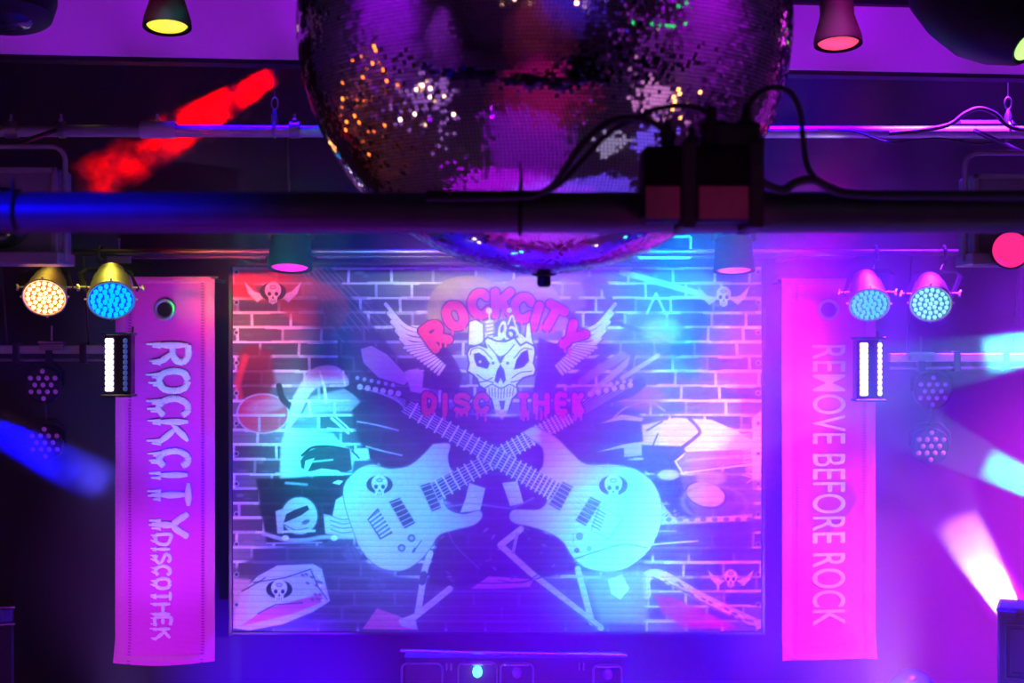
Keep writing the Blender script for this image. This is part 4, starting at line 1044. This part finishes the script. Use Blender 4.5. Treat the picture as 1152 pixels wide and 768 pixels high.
# unseen spots added to colour the haze, shining straight down through it
for (x, c, r) in ((-1.3,(.04,.0,2.2),.9),(-.4,(.05,.0,13),1.2),(.5,(.10,.0,23),1.3),(1.4,(.5,.0,26),1.3),(2.3,(5.0,.2,22),1.3),(3.2,(10.0,.4,30),1.4)):
    spot((x,6.95,5.3), (x,6.95,1.6), c, r, 1, size=.08)
spot((4.6,6.0,3.9), (3.2,7.3,2.1), (22,.4,18), .7, 1, size=.08)
# tarpaulin colours
pool(280, 335, 75, (2.6,.02,.12), FL, 1)
pool(335, 355, 90, (1.6,.05,.25), FL, 1)
pool(272, 358, 40, (1.2,.9,.0), FL, 1)
pool(285, 385, 70, (.05,.30,.25), FL, 1)
pool(290, 440, 80, (.75,.0,1.1), FL, 1)
pool(405, 330, 70, (.08,.5,1.3), FL, 1)
pool(495, 325, 85, (1.1,1.6,.10), FL, 1)
pool(500, 320, 60, (.0,.30,.02), FL, 1)
pool(615, 328, 80, (.9,.8,.30), FR, 1)
pool(640, 400, 120, (.40,.0,.4), FR, 1)
pool(460, 440, 110, (.22,.0,.2), FL, 1)
pool(358, 425, 34, (.0,1.6,1.5), FL, .5)
pool(352, 475, 60, (.0,3.0,2.6), FL, .5)
pool(350, 530, 70, (.0,1.6,1.9), FL, .8)
pool(425, 575, 100, (.0,1.5,2.2), FL, .8)
pool(275, 580, 60, (.65,.0,.9), FL, 1)
pool(400, 675, 120, (.30,.0,.7), FL, 1)
pool(310, 670, 65, (.15,.6,.7), FL, 1)
pool(565, 395, 75, (.15,1.8,1.5), FR, 1)
pool(505, 358, 55, (1.6,.12,.0), FL, 1)
pool(700, 450, 50, (.8,.0,.7), FR, 1)
pool(545, 545, 90, (.0,.5,.9), FR, 1)
pool(735, 340, 80, (.0,3.2,3.2), FR, .9)
pool(690, 590, 95, (.0,2.2,2.4), FR, .9)
pool(715, 625, 85, (.0,3.4,3.4), FR, .8)
pool(695, 655, 45, (.2,.9,.6), FR, .9)
pool(785, 490, 75, (.05,1.4,1.5), FR, .9)
pool(740, 410, 80, (.05,.35,.6), FR, .9)
pool(830, 440, 120, (7.0,.1,4.5), FR, 1)
pool(835, 540, 100, (1.5,.03,1.2), FR, 1)
pool(635, 525, 55, (.8,.06,.5), FR, 1)
pool(845, 362, 32, (.4,1.0,1.0), FR, .9)
pool(820, 650, 130, (2.2,.02,1.4), FR, 1)
pool(580, 690, 120, (.22,.0,.6), FR, 1)
# fabric banners, lit from below by added spots that have no fixture
UL, UR = (-1.75,6.1,.75), (1.75,6.1,.75)
pool(186, 690, 150, (.65,.14,1.4), UL, .9, d=BD)
pool(186, 560, 150, (.32,.22,1.2), UL, .9, d=BD)
pool(186, 430, 120, (.26,.22,1.1), UL, .9, d=BD)
pool(186, 330, 70, (.35,.02,.16), UL, 1, d=BD)
pool(200, 380, 70, (.02,.20,.12), UL, 1, d=BD)
pool(931, 650, 170, (.9,.3,1.3), UR, .9, d=BD)
pool(931, 420, 150, (.9,.25,1.3), UR, .9, d=BD)
pool(931, 545, 110, (.2,.35,.35), UR, .9, d=BD)
# wall beside and under the tarpaulin
pool(1090, 500, 210, (5,.2,5), (4.6,6.4,4.9), .9, d=WD)
pool(320, 770, 150, (1.0,.0,14), (-1.0,6.2,.35), 1, d=WD)
pool(560, 770, 160, (2.5,.0,14), (-.2,6.2,.35), 1, d=WD)
pool(250, 560, 60, (.0,.0,2.5), FLc, 1, d=WD)
pool(252, 350, 36, (.0,1.2,.05), FLc, 1, d=WD)
# bulkhead
for q in range(9):
    xq = -2.6+q*.65; dq = 6.3+(xq+2.27)/4.7*.48
    c_ = (.20+.018*q, 0, .52+.045*q)
    spot((xq*1.02, 4.6, 3.0), (xq, dq, 4.16), c_, .52, .9)
# front pipe: blue from the left
spot((-1.9,.9,3.4), (-.9,2.5,zp), (.0,.0,6), .42, 1)
spot((-1.0,1.3,1.0), (-.6,2.5,zp), (.04,.0,.12), .5, 1)
spot((.9,.9,2.2), (.33,2.4,P(0,232,2.4).z), (.16,.01,.10), .16, 1)
# lamps' bodies
spot((-2.05,6.9,5.3), P(118,304,7.3), (3.5,3.1,.3), .16, .8, size=.12)
spot((-2.4,6.9,5.3), P(50,308,7.3), (2.5,1.6,.15), .12, .8, size=.12)
spot((1.85,6.9,5.3), P(984,304,7.3), (4.5,.1,.7), .16, .8, size=.12)
spot((2.2,6.9,5.3), P(1055,308,7.3), (4,.1,1.0), .13, .8, size=.12)
# violet sheen on the slim pipe and rails
spot((0,4.0,4.9), (0.8,7.0,zm), (.03,.0,.12), 2.2, 1)
# dance floor and hall
spot((-.6,.4,5.2), (-.4,1.3,0), (1.0,.0,2.4), 1.5, 1)
spot((-3.0,3.6,4.9), (-.5,3.7,0), (2.6,.0,5.0), 1.5, 1)
spot((3.0,3.6,4.9), (.7,3.9,0), (1.6,.6,11), 1.5, 1)
spot((0,5.6,5.2), (0,5.7,0), (2.4,.0,3.2), 1.5, 1)
spot((0,-2.5,5.2), (0,-1.6,0), (.75,.0,.22), 2.8, 1)
spot((-1.0,-2.0,5.2), (-.5,-5.9,1.2), (.32,.02,.06), 3.2, 1)
spot((1.0,-2.0,5.2), (1.5,-5.9,3.8), (.12,.03,1.6), 2.6, 1)
spot((3.0,1.0,5.2), (5.9,1.5,3.6), (1.1,.0,2.0), 3.0, 1)
spot((-3.0,1.0,5.2), (-5.9,1.2,3.6), (.9,.0,2.4), 3.0, 1)
spot((-3.0,-2.0,5.2), (-5.9,-2.5,1.8), (.5,.03,1.1), 1.6, 1)
spot((3.0,-2.0,5.2), (5.9,-2.5,1.8), (.6,.05,1.1), 1.8, 1)
for i,(x,e) in enumerate(((-1.75,'p'),(-1.05,'w'),(-.35,'c'),(.35,'p'),(1.05,'w'),(1.75,'c'))):  # floor lamps added for glints in the mirror ball and to back the uplights
    e = {'p': emis('pink_foot_lens', (1,.05,.6), 4), 'w': emis('white_foot_lens', (1,.8,1), 3.5), 'c': emis('cyan_foot_lens', (.1,.9,1), 3.5)}[e]
    t = thing('footlight', (x,5.9,0), ['leftmost footlight on the floor before the stage, pink','second footlight from the left before the stage, white','third footlight from the left before the stage, cyan','fourth footlight from the left before the stage, pink','fifth footlight from the left before the stage, white','rightmost footlight on the floor before the stage, cyan'][i], 'stage light', 'footlights on the floor')
    MB().lathe([(.10,0),(.10,.02),(.085,.04),(.09,.16),(.095,.17),(.08,.17)], None, 28).build('housing', BLACK, t)
    MB().lathe([(.082,.165),(.05,.175),(.001,.178)], None, 24).build('lens', e, t)
for i,(x,y,z,r) in enumerate(((-1.6,-2.6,3.4,.10),(-1.2,-2.6,3.55,.08),(-.75,-2.6,3.2,.10),(-2.0,-2.6,3.15,.07),(1.3,-2.5,3.5,.12),(1.6,-2.4,3.3,.1))):
    hall_lamp((x,y,z), (0,1,.05), emis('warm_hall_lens', (1,.45,.3), 10), r, ['hall spotlight facing the stage, topmost of the left four','hall spotlight facing the stage, second of the left four','hall spotlight facing the stage, third of the left four','hall spotlight facing the stage, smallest of the left four','hall spotlight facing the stage, larger of the right pair','hall spotlight facing the stage, smaller of the right pair'][i])
hall_lamp((1.9,-1.0,4.7),(-.3,1,-.5),emis('green_hall_lens', (.05,1,.2), 8),.16,'green hall spotlight near the ceiling')
AMB = emis('amber_hall_lens', (1,.16,.02), 7)
def wall_lamp():
    t = thing('wall_lamp', (0,0,0), 'small amber lamp on the left hall wall, glinting in the mirror ball', 'lamp', 'amber lamps on the left wall')
    M = Matrix.Rotation(PI/2, 4, 'Y')
    MB().lathe([(.07,-.10),(.07,-.08),(.03,-.07),(.03,-.02),(.055,0)], M, 20).build('socket', BLACK, t)
    MB().lathe([(.05,-.005),(.06,.03),(.045,.06),(.002,.075)], M, 20).build('bulb', AMB, t)
    return t
wl0 = wall_lamp()
for i in range(34):
    if i == 0: t = wl0
    else:
        t = wl0.copy(); COL.objects.link(t)
        for ch in wl0.children: c2 = ch.copy(); COL.objects.link(c2); c2.parent = t
    u = i/33; t.location = (-5.9, 2.2+5.0*u+random.uniform(-.1,.1), 1.35-1.0*u*u+random.choice((-.22,0,.22))+.25*(i%3))
def blinder(loc, aim_to, e, label):
    t = thing('blinder_light', (loc[0],loc[1],0), label, 'stage light'); M = aim_matrix((0,0,loc[2]), Vector(aim_to)-Vector(loc))
    MB().box((0,0,-.09), (.42,.42,.16), M, bev=.02).build('housing', BLACK, t)
    for sx in (-1,1):
        for sy in (-1,1):
            MB().lathe([(.085,-.01),(.08,.01),(.05,.025),(.001,.03)], M@Matrix.Translation((sx*.1,sy*.1,0)), 24).build('lamp', e, t)
    mb = MB(); mb.rod((0,0,0),(0,0,loc[2]-.1),.02)
    for k in range(3): a_ = 2*PI*k/3; mb.rod((0,0,.5),(.4*math.cos(a_),.4*math.sin(a_),.01),.012)
    mb.build('tripod', BLACKM, t)
blinder((-3.1,1.7,1.25), BC, emis('warm_blinder', (1,.5,.35), 8), 'four-lamp blinder on a tripod at the left of the hall')
blinder((3.6,1.9,1.0), BC, emis('orange_blinder', (1,.35,.1), 6), 'four-lamp orange blinder on a tripod at the right of the hall')
# coloured pools on the hall floor and walls
spot((-4.5,1.0,5.2), (-4.7,.8,0), (1.3,.45,2.2), 1.5, .5)
spot((4.5,1.0,5.2), (4.7,.8,0), (2.2,.7,2.0), 1.3, .5)
spot((2.2,1.2,5.2), (1.9,1.75,0), (3.0,2.4,4.5), .45, .4)
spot((3.2,2.2,5.2), (3.0,2.4,0), (.8,.4,5.0), .7, .4)
spot((3.0,-.5,4.8), (6,-.7,3.37), (.0,3.2,.5), .38, .2)
# ------------------------------------------------------------------ haze
hz = bpy.data.materials.new('haze'); hz.use_nodes = True; hn = hz.node_tree
for n_ in list(hn.nodes): hn.nodes.remove(n_)
ho = hn.nodes.new('ShaderNodeOutputMaterial'); hv_ = hn.nodes.new('ShaderNodeVolumeScatter')
hv_.inputs['Anisotropy'].default_value = .0; hv_.inputs['Color'].default_value = (.95,.95,.97,1)
htc = hn.nodes.new('ShaderNodeTexCoord'); hsx = hn.nodes.new('ShaderNodeSeparateXYZ'); hmr = hn.nodes.new('ShaderNodeMapRange'); hmr.interpolation_type = 'SMOOTHSTEP'
hmr.inputs['From Min'].default_value = -1.9; hmr.inputs['From Max'].default_value = 1.7; hmr.inputs['To Min'].default_value = .008; hmr.inputs['To Max'].default_value = .15
hzz = hn.nodes.new('ShaderNodeMapRange'); hzz.interpolation_type = 'SMOOTHSTEP'; hzz.inputs['From Min'].default_value = 3.4; hzz.inputs['From Max'].default_value = 2.75; hzz.inputs['To Min'].default_value = .03; hzz.inputs['To Max'].default_value = 1
hm3 = hn.nodes.new('ShaderNodeMath'); hm3.operation = 'MULTIPLY'
hnz = hn.nodes.new('ShaderNodeTexNoise'); hnz.inputs['Scale'].default_value = .9; hnz.inputs['Detail'].default_value = 1
hm2 = hn.nodes.new('ShaderNodeMapRange'); hm2.inputs['From Min'].default_value = .3; hm2.inputs['From Max'].default_value = .7; hm2.inputs['To Min'].default_value = .6; hm2.inputs['To Max'].default_value = 1.4
hmu = hn.nodes.new('ShaderNodeMath'); hmu.operation = 'MULTIPLY'
hn.links.new(htc.outputs['Object'], hsx.inputs[0]); hn.links.new(hsx.outputs['X'], hmr.inputs['Value']); hn.links.new(htc.outputs['Object'], hnz.inputs['Vector'])
hn.links.new(hnz.outputs['Fac'], hm2.inputs['Value']); hn.links.new(hmr.outputs['Result'], hmu.inputs[0]); hn.links.new(hm2.outputs['Result'], hmu.inputs[1]); hn.links.new(hsx.outputs['Z'], hzz.inputs['Value']); hn.links.new(hmu.outputs[0], hm3.inputs[0]); hn.links.new(hzz.outputs['Result'], hm3.inputs[1]); hn.links.new(hm3.outputs[0], hv_.inputs['Density'])
hn.links.new(hv_.outputs[0], ho.inputs['Volume'])
o = MB().box((0,6.75,2.7), (11.9,3.6,5.3)).build('haze', hz, smooth=0); tag(o, 'thin stage haze', 'haze', kind='stuff')

def beam_puff(a, b, r0, r1, density, scale, name, label, lo=.42, hi=.62):
    """a drift of thicker smoke between a and b"""
    a, b = Vector(a), Vector(b); L = (b-a).length; c = (a+b)/2
    m = bpy.data.materials.new(name+'_smoke'); m.use_nodes = True; nt = m.node_tree
    for n_ in list(nt.nodes): nt.nodes.remove(n_)
    out = nt.nodes.new('ShaderNodeOutputMaterial'); vs = nt.nodes.new('ShaderNodeVolumeScatter'); tc = nt.nodes.new('ShaderNodeTexCoord')
    nz = nt.nodes.new('ShaderNodeTexNoise'); nz.inputs['Scale'].default_value = scale; nz.inputs['Detail'].default_value = 2
    mr = nt.nodes.new('ShaderNodeMapRange'); mr.inputs['From Min'].default_value = lo; mr.inputs['From Max'].default_value = hi; mr.inputs['To Max'].default_value = density
    nt.links.new(tc.outputs['Object'], nz.inputs['Vector']); nt.links.new(nz.outputs['Fac'], mr.inputs['Value'])
    # the drift thins out towards its rim and its ends
    sx = nt.nodes.new('ShaderNodeSeparateXYZ'); nt.links.new(tc.outputs['Object'], sx.inputs[0])
    def math_(op, x, y=None):
        n = nt.nodes.new('ShaderNodeMath'); n.operation = op
        for i, v in enumerate((x, y)):
            if v is None: continue
            if isinstance(v, (int, float)): n.inputs[i].default_value = v
            else: nt.links.new(v, n.inputs[i])
        return n.outputs[0]
    rad = math_('SQRT', math_('ADD', math_('MULTIPLY', sx.outputs[0], sx.outputs[0]), math_('MULTIPLY', sx.outputs[1], sx.outputs[1])))
    def fall(v, hi_, lo_):
        n = nt.nodes.new('ShaderNodeMapRange'); n.interpolation_type = 'SMOOTHSTEP'
        n.inputs['From Min'].default_value = hi_; n.inputs['From Max'].default_value = lo_; nt.links.new(v, n.inputs['Value']); return n.outputs['Result']
    f1 = fall(rad, r0, r0*.35); f2 = fall(math_('ABSOLUTE', sx.outputs[2]), L/2, L*.36)
    nt.links.new(math_('MULTIPLY', math_('MULTIPLY', mr.outputs['Result'], f1), math_('MULTIPLY', f2, 1.5)), vs.inputs['Density']); nt.links.new(vs.outputs[0], out.inputs['Volume'])
    o = MB().lathe([(r0,-L/2),((r0+r1)/2,0),(r1,L/2)], None, 20).build(name, m); o.matrix_world = Matrix.Translation(c) @ aim_matrix((0,0,0), b-a)
    return tag(o, label, 'smoke', kind='stuff')
def beam(src, a, b, r, color, name, label, density=.6, scale=5, **q):
    src, a, b = Vector(src), Vector(a), Vector(b)
    spot(src, b, color, r*(b-src).length/((a+b)/2-src).length, .5, size=.01)
    beam_puff(a, b, r*1.25, r*1.25, density, scale, name, label, **q)
# red beam at upper left
a, b = P(85,215,7.75), P(310,84,7.6); d_ = (b-a).normalized()
beam(b+d_*.5, b, a, .125, (26,.0,0), 'smoke', 'smoke drifting through the red beam', 5, 7, lo=.45)
# blue beam at left edge
a, b = P(-20,478,7.0), P(132,552,7.4); d_ = (b-a).normalized()
beam(a-d_*.5, a, b, .115, (.0,.0,20), 'smoke', 'smoke drifting through the blue beam', 1.8, 4, lo=.3, hi=.6)
# cyan beams at right
a, b = P(1190,385,6.9), P(1104,402,7.1); d_ = (b-a).normalized()
beam(a-d_*.5, a, b, .10, (.0,60,60), 'smoke', 'smoke drifting through the upper cyan beam', 4.5, 4, lo=.2, hi=.5)
a, b = P(1190,560,6.9), P(1105,518,7.1); d_ = (b-a).normalized()
beam(a-d_*.5, a, b, .085, (.0,60,60), 'smoke', 'smoke drifting through the lower cyan beam', 4.5, 4, lo=.2, hi=.5)
# white beam rising from behind the case
a, b = P(1140,694,7.35), P(1072,580,7.3); d_ = (b-a).normalized()
beam(a-d_*.3, a, b, .11, (60,48,60), 'smoke', 'smoke drifting through the white beam over the case', 6, 3, lo=.25, hi=.5)

# ------------------------------------------------------------------ world, view
w_ = bpy.data.worlds.new('world'); scene.world = w_; w_.use_nodes = True
w_.node_tree.nodes['Background'].inputs[0].default_value = (.0,.0,.0,1); w_.node_tree.nodes['Background'].inputs[1].default_value = 0
vs_ = scene.view_settings; vs_.view_transform = 'Standard'; vs_.look = 'None'; vs_.exposure = 0; vs_.gamma = 1; vs_.use_curve_mapping = False
cy = scene.cycles
cy.use_denoising = True; cy.denoiser = 'OPENIMAGEDENOISE'; cy.max_bounces = 6; cy.diffuse_bounces = 2; cy.glossy_bounces = 3; cy.volume_bounces = 0; cy.transmission_bounces = 2
cy.sample_clamp_indirect = 3; cy.sample_clamp_direct = 0; cy.use_light_tree = True; cy.volume_max_steps = 64; cy.volume_step_rate = 2
cy.caustics_reflective = False; cy.caustics_refractive = False
